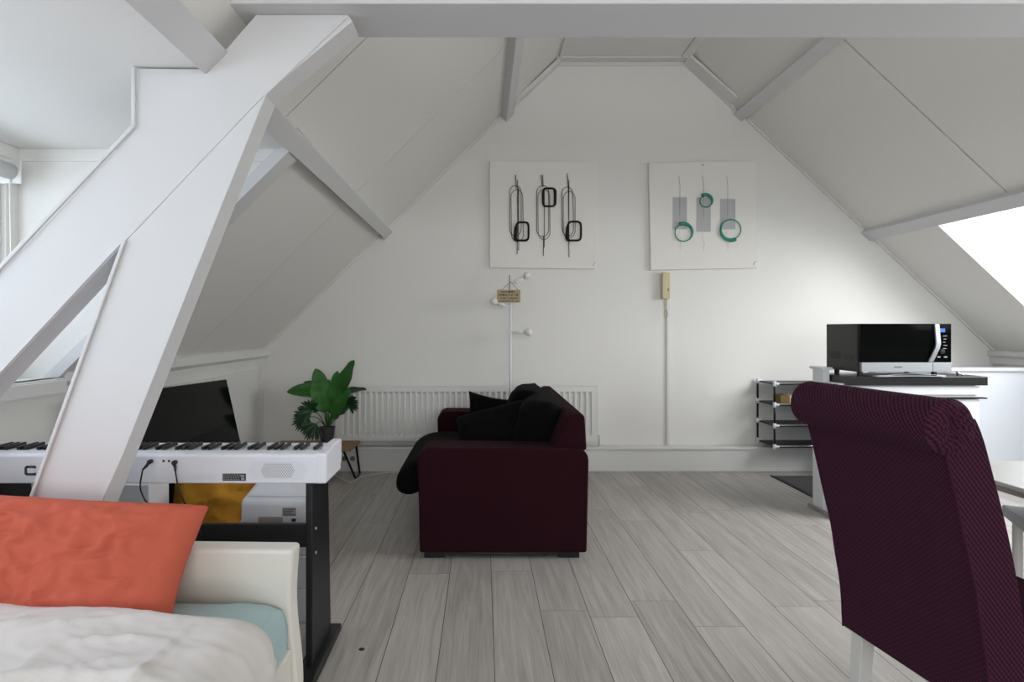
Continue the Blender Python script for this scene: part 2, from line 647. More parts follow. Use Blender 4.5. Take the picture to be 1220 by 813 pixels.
# dormer on the left: ceiling, cheek, window wall
ZD = 1.9775
XDW = -2.02
bm = bx((XDW - 0.12, YB, ZD), (-0.82, YD + 0.1, ZD + 0.08))
struct(finish('ceiling_dormer', bm, 'wall'))
bm = new()
prismY(bm, [(XDW - .1, 0.9), (-1.93, 0.93), (-1.86, zl(-1.86) + 0.002), (-0.872, zl(-0.872) + 0.002), (XDW - .1, zl(-0.872) + 0.002)], YD, YD + 0.08)
struct(finish('wall_dormer_cheek', bm, 'wall'))
WY0, WY1, WZ0, WZ1 = -1.6, 2.49, 1.04, 1.90
bm = new()
box(bm, (XDW - 0.1, YB, 0.9), (XDW, YD, WZ0))
box(bm, (XDW - 0.1, YB, WZ1), (XDW, YD, ZD + 0.05))
box(bm, (XDW - 0.1, WY1, WZ0), (XDW, YD, WZ1))
box(bm, (XDW - 0.1, YB, WZ0), (XDW, WY0, WZ1))
struct(finish('wall_dormer', bm, 'wall'))
bm = new()
for a, b in (((WY0, WZ0), (WY1, WZ0 + .05)), ((WY0, WZ1 - .05), (WY1, WZ1)), ((WY0, WZ0 + .05), (WY0 + .05, WZ1 - .05)),
             ((WY1 - .05, WZ0 + .05), (WY1, WZ1 - .05)), ((0.92, WZ0 + .05), (0.97, WZ1 - .05))):
    box(bm, (XDW - 0.08, a[0], a[1]), (XDW - 0.02, b[0], b[1]))
wf = struct(finish('window_2', bm, 'trimw', bevel=0.004))
struct(finish('pane', bx((XDW - 0.055, WY0 + .04, WZ0 + .04), (XDW - 0.049, WY1 - .04, WZ1 - .04)), 'glass', wf))
struct(finish('window_sill', bx((XDW - 0.02, YB, 0.955), (XL + 0.045, YD, 0.985)), 'trimw', wf, bevel=0.005))
# slim band under the dormer ceiling
bm = bx((XDW, YD - 0.012, ZD - 0.055), (-0.9, YD, ZD - 0.001))
box(bm, (XDW, YB, ZD - 0.055), (XDW + 0.012, YD - 0.012, ZD - 0.001))
struct(finish('trim_1', bm, 'wall'))
# trimmer rafter beside the dormer, from purlin down to the knee wall
bm = new()
a = Vector((XL - 0.09, YD - 0.02, zl(XL - 0.09)))
b = Vector((-0.80, YD - 0.02, zl(-0.80)))
prism(bm, [a, b, b - NL * 0.05, a - NL * 0.05], (0, 0.12, 0))
struct(finish('trim_2', bm, 'beam', bevel=0.003))

# caps on the knee walls
bm = new()
prof = [(XL, 0.92), (XL + 0.022, 0.92), (XL + 0.022, 0.945), (XL + 0.05, 0.968), (XL + 0.05, 1.018), (XL + 0.035, 1.03), (XL - .01, 1.03)]
prismY(bm, prof, YD - 0.0, YW)
prismY(bm, [(x, z - 0.045) if z > 0.96 else (x, z) for x, z in prof], YB, YD)
struct(finish('trim_3', bm, 'trimw'))
bm = new()
prismY(bm, [(XR, 0.90), (XR - 0.03, 0.90), (XR - 0.03, 0.95), (XR - 0.05, 0.97), (XR - 0.05, 1.005), (XR, 1.01)], YB, YW)
struct(finish('trim_4', bm, 'trimw'))

# purlins, one run each along the room; faces parallel to the slope


def purlin(x_c, side, w, dep, y0, y1, name):
    z = zl if side == 'L' else zr
    N = NL if side == 'L' else NR
    k = KL if side == 'L' else KR
    T = Vector((1, 0, k)).normalized()
    c = Vector((x_c, y0, z(x_c)))
    bm = new()
    prism(bm, [c - T * w / 2 + N * 0.01, c + T * w / 2 + N * 0.01, c + T * w / 2 - N * dep, c - T * w / 2 - N * dep], (0, y1 - y0, 0))
    struct(finish(name, bm, 'beam', bevel=0.003))


purlin(-0.835, 'L', 0.095, 0.062, YB, 1.75, 'purlin_lower_left')
purlin(-0.838, 'L', 0.09, 0.062, 1.84, YW, 'purlin_lower_left')
purlin(0.185, 'L', 0.085, 0.07, 1.90, YW, 'purlin_upper_left')
purlin(3.285, 'R', 0.10, 0.045, YB, YW, 'purlin_lower_right')
purlin(2.20, 'R', 0.09, 0.05, 1.90, YW, 'purlin_upper_right')

# beads where slopes and ceiling meet the gable
bm = new()
pL = [(XL, zl(XL)), (-0.86, zl(-0.86))]
for (xa, za, xb, zb) in ((XL, zl(XL), -0.89, zl(-0.89)), (-0.79, zl(-0.79), 0.14, zl(0.14)), (0.235, zl(0.235), xlt, ZTOP), (xlt, ZTOP, xrt, ZTOP),
                         (xrt, ZTOP, 2.15, zr(2.15)), (2.25, zr(2.25), 3.23, zr(3.23)), (3.34, zr(3.34), XR, zr(XR))):
    d = Vector((xb - xa, 0, zb - za)).normalized()
    n = Vector((d.z, 0, -d.x))
    a, b = Vector((xa, YW, za)), Vector((xb, YW, zb))
    t = 0.028 if (xa >= 0.2 and xb <= 2.2) else 0.014
    prism(bm, [a, b, b + n * t, a + n * t], (0, -0.018, 0))
struct(finish('trim_5', bm, 'trimw'))
# wider boxed edge and access panel around the flat top
bm = new()
a = Vector((0.26, YW, zl(0.26)))
b = Vector((xlt + 0.02, YW, ZTOP))
n = Vector((KL, 0, -1)).normalized()
prism(bm, [a, b, b + n * 0.03, a + n * 0.03], (0, -0.10, 0))
a = Vector((xrt - 0.02, YW, ZTOP))
b = Vector((2.11, YW, zr(2.11)))
n = Vector((KR, 0, -1)).normalized()
prism(bm, [a, b, b + n * 0.02, a + n * 0.02], (0, -0.16, 0))
for c, d in (((xlt, 4.87), (xrt, 4.9)), ((xrt - 0.09, 2.2), (xrt - 0.06, 4.87)), ((xlt + 0.02, 2.2), (xlt + 0.04, 4.87))):
    box(bm, (c[0], c[1], ZTOP - 0.014), (d[0], d[1], ZTOP))
box(bm, (xlt + .04, 2.2, ZTOP - 0.005), (xrt - .1, 4.86, ZTOP))
struct(finish('trim_6', bm, 'trimw'))

# baseboard boxing along the gable wall
bm = bx((XL, 4.91, 0), (XR, YW, 0.185))
box(bm, (XL, 4.895, 0.185), (XR, YW, 0.205))
struct(finish('baseboard_far', bm, 'trimw', bevel=0.003))

# roof truss: tie beam and the splayed legs
YT0, YT1 = 1.75, 1.84
ZB = H + 374 * 1.75 / 700


def T2(px, py, Y=YT0):
    p = P(px, py, Y)
    return (p.x, p.z)


bm = new()
box(bm, (-0.79, 1.692, ZB), (3.25, 1.892, ZB + 0.20))
struct(finish('tie_beam', bm, 'beam', bevel=0.004))
# brace board (upper)
out = [T2(-168, 503), T2(163, 152), T2(163, 81), T2(238, 82), T2(268, 60), T2(305, 17), T2(414, 17), T2(420, 25), T2(316, 112),
       T2(148, 289), T2(-168, 628)]
bm = new()
prismY(bm, out, YT0, YT1)
struct(finish('truss_brace', bm, 'beam', bevel=0.003))
# leg board
leg = [T2(316, 112), T2(258, 258), T2(146, 540), T2(-47.3, 1010 - 139), T2(-180, 871), T2(-79, 640), T2(37, 592), T2(148, 289), T2(240, 196)]
fl = lambda pa, pb: None
# foot points: carry both edges straight down to the floor (py for z=0 at Y=1.75 is 871)
def to_floor(a, b):
    t = (871 - b[1]) / (b[1] - a[1])
    return T2(b[0] + (b[0] - a[0]) * t, 871)
leg = [T2(316, 112), T2(256, 262), T2(146, 540), to_floor((256, 262), (146, 540)), to_floor((148, 289), (37, 592)), T2(148, 289), T2(236, 196)]
bm = new()
prismY(bm, leg, YT0 + 0.0008, YT1 - 0.001)
struct(finish('truss_leg', bm, 'beam', bevel=0.003))


def strip(bm, pts, w, d=0.008, side=1):
    """flat bead along a polyline on the truss face"""
    for a, b in zip(pts, pts[1:]):
        A, B = P(*a, YT0), P(*b, YT0)
        t = (B - A).normalized()
        n = Vector((-t.z, 0, t.x)) * side * w
        prism(bm, [A, B, B + n, A + n], (0, -d, 0))


bm = new()
strip(bm, [(-168, 503), (163, 152), (163, 81)], 0.012, 0.010, 1)
strip(bm, [(148, 286), (37, 592), (20, 640)], 0.010, 0.010, 1)
strip(bm, [(148, 288), (-168, 627)], 0.006, 0.006, -1)
strip(bm, [(414, 19), (316, 112)], 0.005, 0.004, 1)
strip(bm, [(316, 112), (256, 262), (146, 540), (120, 598)], 0.005, 0.004, 1)
struct(finish('trim_7', bm, 'beam', bevel=0.002))

# cupboard doors in the left knee wall


def knee_door(y0, y1, z0, z1, n, grip):
    d = struct(finish('door_%d' % n, bx((XL, y0, z0), (XL + 0.018, y1, z1)), 'trimw', bevel=0.003))
    h = finish('door_handle', bx((XL + 0.016, grip - 0.07, z1 - 0.10), (XL + 0.032, grip + 0.07, z1 - 0.085)), 'chrome', d, bevel=0.003)
    h['label'] = 'slim metal door handle'


knee_door(3.25, 4.02, 0.12, 0.86, 1, 3.37)
knee_door(4.04, 4.80, 0.12, 0.86, 2, 4.16)
bm = bx((XL, 4.86, 0), (XL + 0.03, 4.90, 0.92))
box(bm, (XL, 2.555, 0.0), (XL + 0.02, 4.86, 0.09))
struct(finish('trim_8', bm, 'trimw', bevel=0.002))

# half-height white partition past the kitchen unit
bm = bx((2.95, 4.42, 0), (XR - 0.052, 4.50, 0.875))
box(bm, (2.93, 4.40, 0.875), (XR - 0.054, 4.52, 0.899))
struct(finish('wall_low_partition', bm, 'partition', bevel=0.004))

# ============================================================ FURNITURE
# ---------------- sofa
def rounded_profile(w, h, r, n=6, corners=(1, 1, 1, 1)):
    pts = []
    cs = [(w - r, h - r, 0), (r, h - r, 90), (r, r, 180), (w - r, r, 270)]
    for i, (cx, cy, a0) in enumerate(cs):
        rr = r if corners[i] else 0.012
        ccx = cx if corners[i] else (w - rr if i in (0, 3) else rr)
        ccy = cy if corners[i] else (h - rr if i in (0, 1) else rr)
        for k in range(n + 1):
            a = math.radians(a0 + 90 * k / n)
            pts.append((ccx + rr * math.cos(a), ccy + rr * math.sin(a)))
    return pts


sofa = thing('sofa', 'burgundy two-seat sofa with black seat cover facing the television, seen from its arm', 'sofa', (0.1, 3.8, 0))
SX0, SX1 = -0.338, 0.552
for y0, y1 in ((3.04, 3.26), (4.36, 4.58)):
    bm = new()
    pr = rounded_profile(SX1 - SX0, 0.545, 0.07, 6, (1, 1, 0, 0))
    # slight belly in the outline: narrower at the foot
    pts = []
    for u, v in pr:
        x = SX0 + u
        t = v / 0.545
        x += (0.012 if u < 0.4 else -0.012) * (1 - t)
        z = 0.035 + v
        if u > 0.35 and u < 0.85 and v > 0.5:
            z -= 0.01
        pts.append((x, z))
    prismY(bm, pts, y0, y1)
    finish('arm', bm, 'sofa', sofa, bevel=0.04, seg=5, angle=50)
bm = new()
prism(bm, [(0.30, 3.24, 0.08), (0.555, 3.24, 0.08), (0.555, 3.24, 0.60), (0.535, 3.24, 0.745), (0.45, 3.24, 0.755), (0.40, 3.24, 0.62), (0.28, 3.24, 0.30)], (0, 1.14, 0))
bmv = finish('backrest', bm, 'sofa', sofa, bevel=0.025, seg=4, angle=25)
# back runs over the full length above the arms
bm = new()
prism(bm, [(0.37, 3.07, 0.56), (0.545, 3.07, 0.56), (0.535, 3.07, 0.735), (0.52, 3.07, 0.752), (0.465, 3.07, 0.752), (0.44, 3.07, 0.73)], (0, 1.48, 0))
finish('back_rail', bm, 'sofa', sofa, bevel=0.018, seg=3, angle=30)
finish('seat_base', bx((-0.30, 3.24, 0.06), (0.40, 4.38, 0.30)), 'sofa', sofa, bevel=0.02)
# seat cushion with black cover, nose hanging out past the arms
bm = new()
prof = [(0.38, 0.30), (-0.33, 0.30), (-0.37, 0.245), (-0.44, 0.235), (-0.49, 0.26), (-0.503, 0.315), (-0.485, 0.385), (-0.42, 0.43),
        (-0.36, 0.455), (-0.25, 0.46), (0.0, 0.45), (0.38, 0.45)]
NYS = 16
rings = []
for j in range(NYS + 1):
    y = 3.265 + (4.355 - 3.265) * j / NYS
    pinch = 1 - 0.35 * max(0, 1 - min(j, NYS - j) / 1.5)
    ring = []
    for (x, z) in prof:
        zz = 0.36 + (z - 0.36) * pinch + 0.006 * noise.noise(Vector((x * 4, y * 4, z * 3)))
        xx = x if x > -0.3 else -0.3 + (x + 0.3) * (0.75 + 0.25 * pinch)
        ring.append(bm.verts.new((xx, y, zz)))
    rings.append(ring)
for A, B in zip(rings, rings[1:]):
    for k in range(len(prof)):
        bm.faces.new([A[k], A[(k + 1) % len(prof)], B[(k + 1) % len(prof)], B[k]])
bm.faces.new(rings[0])
bm.faces.new(list(reversed(rings[-1])))
o = finish('seat_cushion', bm, 'black_cloth', sofa, smooth=True, sub=1)
o['label'] = 'black covered seat cushion overhanging the front edge'
finish('plinth', bx((-0.29, 3.07, 0.012), (0.50, 4.54, 0.05)), 'black_plastic', sofa)
for x in (-0.25, 0.45):
    for y in (3.10, 4.50):
        finish('leg', bx((x - 0.035 - 0.02, y - 0.035, 0), (x + 0.035 + 0.02, y + 0.035, 0.04)), 'vent_dark', sofa, bevel=0.004)


def pillow_bm(w, h, t, mtx, seed=0, wr=0.012, n=22, corner=0.05, freq=5.0, fold=0.0):
    bm = new()

    def side(sgn):
        def fn(a, b):
            u, v = 2 * a - 1, 2 * b - 1
            e = (max(0, (1 - u ** 4)) * max(0, (1 - v ** 4))) ** 0.45
            x = w / 2 * u * (1 - corner * (1 - v * v) * (abs(u) ** 2) * 1.0)
            y = h / 2 * v * (1 - corner * (1 - u * u) * (abs(v) ** 2) * 1.0)
            edge = 1 - max(abs(u), abs(v)) ** 6
            z = sgn * t / 2 * e
            nn = noise.noise(Vector((u * freq * .5 + seed, v * freq * .5, sgn * 3.0)))
            n2 = noise.noise(Vector((u * freq * 1.6 + seed, v * freq * .7 + u * 2, sgn * 7.0)))
            z += (wr * nn + wr * 0.6 * n2) * edge
            if fold:
                # long soft creases running out of the corners
                s = math.sin((u * 3.1 - v * 2.2 + nn * 1.4) * 2.3 + seed)
                z += fold * sgn * edge * (1 - abs(s)) ** 3
                a1 = noise.noise(Vector((u * 4.2 + nn + seed, v * 1.3 - u * 0.8, 5)))
                a2 = noise.noise(Vector((u * 9.0 + 2 * nn, v * 3.0 - u * 2 + seed, 8)))
                z += sgn * edge * fold * (1.1 * (1 - abs(a1)) ** 7 + 0.5 * (1 - abs(a2)) ** 6)
            return mtx @ Vector((x, y, z))
        return fn
    grid(bm, n, n, side(1))
    grid(bm, n, n, side(-1))
    bmesh.ops.remove_doubles(bm, verts=bm.verts, dist=1e-4)
    return bm


def frame_mtx(c, ux, uy):
    ux = Vector(ux).normalized()
    uy = Vector(uy)
    uy = (uy - ux * uy.dot(ux)).normalized()
    uz = ux.cross(uy)
    m = Matrix((ux, uy, uz)).transposed().to_4x4()
    m.translation = Vector(c)
    return m


def cushion(label, c, ux, uy, w, h, t, seed, corner=0.05, wr=0.012, mat_='black_cloth'):
    o = finish('cushion', pillow_bm(w, h, t, frame_mtx(c, ux, uy), seed, corner=corner, wr=wr), mat_, smooth=True)
    tag(o, label, 'cushion', None)
    return o


cg = 'black cushions on the sofa'
for lab, c, ux, uy, w, h, t, sd, co in (
        ('pointed black cushion at the far left of the sofa seat, its corner sticking up', (0.09, 4.12, 0.55), (0.95, -0.15, -0.12), (0.18, 0.12, 0.95), 0.44, 0.36, 0.15, 3, 0.14),
        ('flat black cushion slumped across the near seat, lowest of the four', (0.07, 3.62, 0.55), (0.95, -0.2, 0.28), (-0.2, 0.65, 0.55), 0.50, 0.38, 0.17, 9, 0.10),
        ('round-topped black cushion leaning on the sofa back, farther of the two big ones', (0.29, 3.98, 0.60), (0.12, 0.95, 0.02), (0.26, 0.0, 0.95), 0.46, 0.42, 0.28, 5, 0.0),
        ('plump black cushion against the sofa back, nearest the camera', (0.345, 3.50, 0.585), (0.1, 0.95, 0.02), (0.24, 0.0, 0.95), 0.44, 0.42, 0.30, 12, 0.0)):
    o = cushion(lab, c, ux, uy, w, h, t, sd, co, 0.014)
    o['group'] = cg

# ---------------- radiator
rad = thing('radiator', 'long white ribbed panel radiator under the artworks, behind the sofa', 'radiator', (-0.1, 4.95, 0.27))
RX0, RX1, RZ0, RZ1, RY = -1.225, 0.955, 0.258, 0.705, 4.90
bm = new()
pitch = 0.0475
nfl = int((RX1 - RX0 - 0.05) / pitch)
ox = (RX1 - RX0 - nfl * pitch) / 2
cols = [(RX0, 0), (RX0 + ox, 0)]
for i in range(nfl):
    b0 = RX0 + ox + i * pitch
    for f, d in ((0.22, 0), (0.38, 1), (0.84, 1), (1.0, 0)):
        cols.append((b0 + f * pitch, d))
cols.append((RX1, 0))
rows = [(RZ0, 0), (RZ0 + 0.035, 0), (RZ0 + 0.055, 1), (RZ1 - 0.055, 1), (RZ1 - 0.035, 0), (RZ1, 0)]
g = [[bm.verts.new((x, RY + 0.018 * d * e, z)) for (z, e) in rows] for (x, d) in cols]
for i in range(len(cols) - 1):
    for j in range(len(rows) - 1):
        bm.faces.new([g[i][j], g[i + 1][j], g[i + 1][j + 1], g[i][j + 1]])
finish('front_panel', bm, 'radiator', rad, smooth=False)
bm = bx((RX0, RY + 0.035, RZ0 + 0.01), (RX1, RY + 0.045, RZ1 - 0.01))
box(bm, (RX0, RY + 0.019, RZ0), (RX1, RY + 0.035, RZ0 + 0.004))
finish('back_panel', bm, 'radiator', rad)
bm = new()
box(bm, (RX0, RY - 0.001, RZ1 - 0.002), (RX1, RY + 0.006, RZ1 + 0.006))
box(bm, (RX0, RY + 0.068, RZ1 - 0.002), (RX1, RY + 0.074, RZ1 + 0.006))
for i in range(110):
    x = RX0 + 0.01 + i * (RX1 - RX0 - 0.02) / 110
    box(bm, (x, RY + 0.006, RZ1 - 0.002), (x + 0.007, RY + 0.068, RZ1 + 0.004))
finish('top_grille', bm, 'radiator', rad)
for x in (RX0 - 0.006, RX1):
    finish('side_cap', bx((x, RY - 0.001, RZ0), (x + 0.006, RY + 0.074, RZ1 + 0.006)), 'radiator', rad, bevel=0.002)
bm = tube(new(), [(RX1 + 0.0, RY + 0.04, RZ0 + 0.04), (RX1 + 0.03, RY + 0.04, RZ0 + 0.04), (RX1 + 0.03, RY + 0.04, RZ0 - 0.06)], 0.009, 10)
finish('pipe', bm, 'radiator', rad, smooth=True)
for x in (RX0 + 0.25, RX1 - 0.25):
    finish('bracket', bx((x, RY + 0.045, RZ0 + 0.05), (x + 0.03, YW - 0.002, RZ1 - 0.05)), 'radiator', rad)

# ---------------- floor lamp with three bulbs
LX, LY = 0.228, 4.80
lamp = thing('floor_lamp', 'thin white pole lamp with three bare globe bulbs behind the sofa', 'lamp', (LX, LY, 0))
finish('base', lathe(new(), [(0.0, 0), (0.12, 0), (0.125, 0.006), (0.12, 0.014), (0.02, 0.02), (0.0, 0.02)], (LX, LY, 0), 32), 'white_plastic', lamp, smooth=True)
finish('pole', tube(new(), [(LX, LY, 0.015), (LX, LY, H + 54 / F * LY)], 0.0085, 12), 'white_plastic', lamp, smooth=True)
finish('pole_tip', tube(new(), [(LX - 0.008, LY, H + 45 / F * LY), (LX - 0.008, LY, H + 63 / F * LY)], 0.004, 8), 'twine', lamp, smooth=True)
for (p0, ps, pe, pb) in (((608, 337.5), (613, 336.5), (623, 332), (627.5, 328.8)), ((608, 366), (601, 364.5), (593.5, 362), (588.5, 359.5)),
                         ((608, 395.5), (614, 396), (624, 395.7), (629.5, 396))):
    A, B, C, D = (P(q[0], q[1], LY) for q in (p0, ps, pe, pb))
    A.y += 0; B.y -= 0.01; C.y -= 0.02; D.y -= 0.03
    finish('arm', tube(new(), [A, B, C], 0.005, 8), 'white_plastic', lamp, smooth=True)
    soc = finish('socket', tube(new(), [B, B + (C - B) * 0.1, C], [0.012, 0.017, 0.018], 14), 'white_plastic', lamp, smooth=True)
    bm = new()
    bmesh.ops.create_uvsphere(bm, u_segments=20, v_segments=12, radius=0.031)
    bmesh.ops.translate(bm, verts=bm.verts, vec=D)
    tube(bm, [C, D], [0.013, 0.02], 14)
    finish('bulb', bm, 'bulb', lamp, smooth=True)

# sign hanging on the lamp
SYY = LY - 0.03
a, b = P(592.2, 345.5, SYY), P(620, 360.5, SYY)
sg = thing('hanging_sign', 'small beige wooden sign on a string hung from the top lamp arm', 'sign', ((a.x + b.x) / 2, SYY, b.z))
finish('board', bx((a.x, SYY - 0.004, b.z), (b.x, SYY + 0.006, a.z)), 'sign', sg, bevel=0.002)
bm = new()
rnd = random.Random(4)
hgt = a.z - b.z
for r_, (f0, f1, x0, x1) in enumerate(((0.08, 0.24, 0.16, 0.80), (0.32, 0.50, 0.07, 0.92), (0.60, 0.74, 0.16, 0.90), (0.84, 0.97, 0.05, 0.93))):
    x = x0
    while x < x1 - 0.02:
        wd = rnd.uniform(0.012, 0.03)
        if rnd.random() < 0.85:
            zt = a.z - hgt * (f0 + rnd.uniform(0, 0.04))
            zb_ = a.z - hgt * (f1 - rnd.uniform(0, 0.05))
            box(bm, (a.x + (b.x - a.x) * x, SYY - 0.0046, zb_), (a.x + (b.x - a.x) * min(x + wd, x1), SYY - 0.0035, zt))
        x += wd + rnd.uniform(0.004, 0.02)
o = finish('lettering', bm, 'ink', sg)
hook = P(608.5, 336, SYY)
bm = tube(new(), [P(597, 346, SYY - 0.003), hook, P(617.5, 346, SYY - 0.003)], 0.0022, 6)
finish('string', bm, 'twine', sg)

# ---------------- canvases
def canvas(lab, quad, label):
    YC = 4.962
    t = thing('canvas_artwork', label, 'artwork', (P(quad[0][0], quad[2][1], YC).x + .4, YC, P(quad[0][0], quad[2][1], YC).z), 'square canvases on the gable wall')
    bm = new()
    prism(bm, [P(x, y, YC) for x, y in quad], (0, YW - YC - 0.002, 0))
    finish('canvas', bm, 'canvas', t, bevel=0.003)
    return t, YC


def C1(x, y, d=0.006):
    return P(580 + x / 5.42, 180 + y / 5.42, 4.962 - d)


t, YC = canvas(1, [(583.5, 191.5), (711, 193), (709.5, 320.5), (583.5, 319)], 'square white canvas with three black wire loops and dark rings, left of the two')


def loop_path(cx0, cx1, zt, zb, r_top, r_bot, f, d=0.006, sk=0):
    pts = []
    n = 10
    rw = (cx1 - cx0) / 2
    cx = (cx0 + cx1) / 2
    for k in range(n + 1):
        a = math.pi * k / n
        pts.append(f(cx + rw * math.cos(a), zt + r_top - r_top * math.sin(a), d))
    for k in range(n + 1):
        a = math.pi + math.pi * k / n
        pts.append(f(cx + sk + rw * math.cos(a), zb - r_bot - r_bot * math.sin(a), d))
    return pts


for (sx, z_off, ring) in ((0, 0, None), (176, 0, None), (336, 0, None)):
    bm = new()
    if sx == 0:
        sets = [(148, 222, 222, 548, 0), (156, 232, 250, 585, 4)]
        sticks = [((186, 158), (190, 240)), ((199, 190), (199, 560)), ((204, 240), (206, 640)), ((198, 560), (196, 665))]
    elif sx == 176:
        sets = [(322, 400, 222, 552, 0), (330, 406, 250, 572, 2)]
        sticks = [((350, 158), (358, 230)), ((361, 158), (364, 230)), ((372, 250), (371, 620)), ((366, 548), (366, 676))]
    else:
        sets = [(484, 556, 232, 548, 4), (494, 570, 262, 560, 0)]
        sticks = [((520, 148), (527, 260)), ((530, 190), (530, 640)), ((527, 240), (532, 600)), ((531, 640), (531, 684))]
    for (x0_, x1_, zt, zb_, sk) in sets:
        tube(bm, loop_path(x0_, x1_, zt, zb_, 45, 45, C1, 0.008, sk), 0.0024, 6, closed=True)
    for (p_, q_) in sticks:
        tube(bm, [C1(*p_, 0.006), C1(*q_, 0.006)], 0.0028, 6)
        bmesh.ops.create_icosphere(bm, subdivisions=1, radius=0.004, matrix=Matrix.Translation(C1(*(p_ if p_[1] < 230 else q_), 0.006)))
    finish('wire_loop', bm, 'wire', t)


def fuzzy_ring(cx, cy, w, h, thick_side, f=C1):
    pts, rr = [], []
    for k in range(40):
        a = 2 * math.pi * k / 40
        c, s = math.cos(a), math.sin(a)
        e = 0.42
        x = w / 2 * math.copysign(abs(c) ** e, c)
        y = h / 2 * math.copysign(abs(s) ** e, s)
        if thick_side == 'L' and x < 0:
            x += -8 * (y / h) * 1.5
        pts.append(f(cx + x, cy + y, 0.014))
        r = 0.0088 + 0.0014 * noise.noise(Vector((k * 1.3, cx, 0)))
        if thick_side == 'L' and c < -0.3 and s > -0.2:
            r *= 1.6
        if thick_side == 'R' and c > 0.3 and abs(s) < 0.6:
            r *= 1.35
        rr.append(r)
    return tube(new(), pts, rr, 8, closed=True)


for (cx, cy, w, h, sd) in ((228, 519, 84, 118, 'L'), (402, 299, 80, 116, 'R'), (564, 517, 88, 122, 'L')):
    finish('ring', fuzzy_ring(cx, cy, w, h, sd), 'fuzz', t, smooth=True)
bm = new()
tube(bm, [C1(682, 735, 0.001), C1(692, 738, 0.001), C1(694, 722, 0.001), C1(704, 722, 0.001)], 0.0012, 5)
finish('signature', bm, 'ink', t)


def C2(x, y, d=0.006):
    return P(760 + x / 3.694, 180 + y / 3.694, 4.962 - d)


t, YC = canvas(2, [(773, 194), (900, 192), (902.5, 319.5), (775.5, 322)], 'square white canvas with three grey gauze strips and green rings, right of the two')
for (x0_, x1_, zt, zb_) in ((154, 215, 204, 345), (258, 320, 205, 356), (362, 428, 212, 345)):
    bm = prism(new(), [C2(x0_, zt, 0), C2(x1_, zt, 0), C2(x1_, zb_, 0), C2(x0_, zb_, 0)], (0, -0.004, 0))
    finish('gauze_strip', bm, 'mesh_grey', t)
    bm = new()
    cx = (x0_ + x1_) / 2
    tube(bm, [C2(cx - 4, 110, .003), C2(cx + 1, 160, .003), C2(cx, zt + 5, .006), C2(cx, zb_ - 60, .006)], 0.0011, 5)
    tube(bm, [C2(cx, zb_ + 5, .003), C2(cx - 8, zb_ + 25, .003), C2(cx + 4, zb_ + 45, .003), C2(cx, 440, .003)], 0.0006, 5)
    finish('hanging_wire', bm, 'twine', t)


def horn_ring(cx, cy, r, a0, dr):
    pts, rr = [], []
    for k in range(49):
        f = k / 48
        a = math.radians(a0 + 372 * f * dr)
        R = r * (1.0 + 0.09 * (1 - f))
        pts.append(C2(cx + R * math.cos(a), cy + R * math.sin(a), 0.012 + 0.006 * (1 - f)))
        rr.append(0.0045 + 0.0125 * max(0, 1 - f * 2.2) ** 0.8)
    return tube(new(), pts, rr, 8)


finish('ring', horn_ring(201, 359, 37, 245, 1), 'green_glass', t, smooth=True)
finish('ring', horn_ring(300, 220, 26, 235, 1), 'green_glass', t, smooth=True)
finish('ring', horn_ring(410, 346, 43, 65, 1), 'green_glass', t, smooth=True)
bm = tube(new(), [C2(508, 503, .001), C2(512, 488, .001), C2(512, 500, .001), C2(512, 488, .001), C2(524, 486, .001)], 0.0012, 5)
finish('signature', bm, 'ink', t)
bm = lathe(new(), [(0, 0), (0.006, 0), (0.006, 0.003), (0, 0.003)], (0, 0, 0), 12, Matrix.Translation(C2(286, 62, 0)) @ Matrix.Rotation(math.radians(90), 4, 'X'))
finish('nail_head', bm, 'twine', t)

# ---------------- intercom and trunking
YI = 4.94
a, b = P(789, 325, YI), P(799.5, 356, YI)
ic = thing('intercom', 'cream door intercom handset on the gable wall below the green-ring canvas', 'intercom', (a.x + .03, YI, b.z))
finish('wall_unit', bx((a.x + 0.01, YI + 0.02, b.z), (b.x, YW, a.z)), 'cream', ic, bevel=0.005)
hs = bx((a.x, YI - 0.005, b.z), (a.x + 0.042, YI + 0.02, a.z + 0.004))
finish('handset', hs, 'cream', ic, bevel=0.008, seg=3)
bm = new()
for dz in (0.08, 0.068):
    box(bm, (b.x - 0.024, YI + 0.016, b.z + dz), (b.x - 0.014, YI + 0.021, b.z + dz + 0.007))
finish('button', bm, 'ink', ic)
pts = smooth_path([(a.x + 0.022, YI + 0.005, b.z), (a.x + 0.034, YI, b.z - 0.06), (a.x + 0.018, YI, b.z - 0.13), (a.x + 0.032, YI, b.z - 0.165), (a.x + 0.046, YI, b.z - 0.13), (a.x + 0.034, YI + 0.01, b.z - 0.05), (a.x + 0.036, YI + 0.03, b.z)], 6)
finish('cord', tube(new(), pts, 0.0035, 6), 'cream', ic, smooth=True)
tr = finish('cable_trunking', bx((P(793.6, 0, YW).x, YW - 0.018, 0.205), (P(797.6, 0, YW).x, YW, b.z)), 'trimw', bevel=0.003)
tag(tr, 'thin white cable trunking running down from the intercom to the skirting', 'cable trunking')

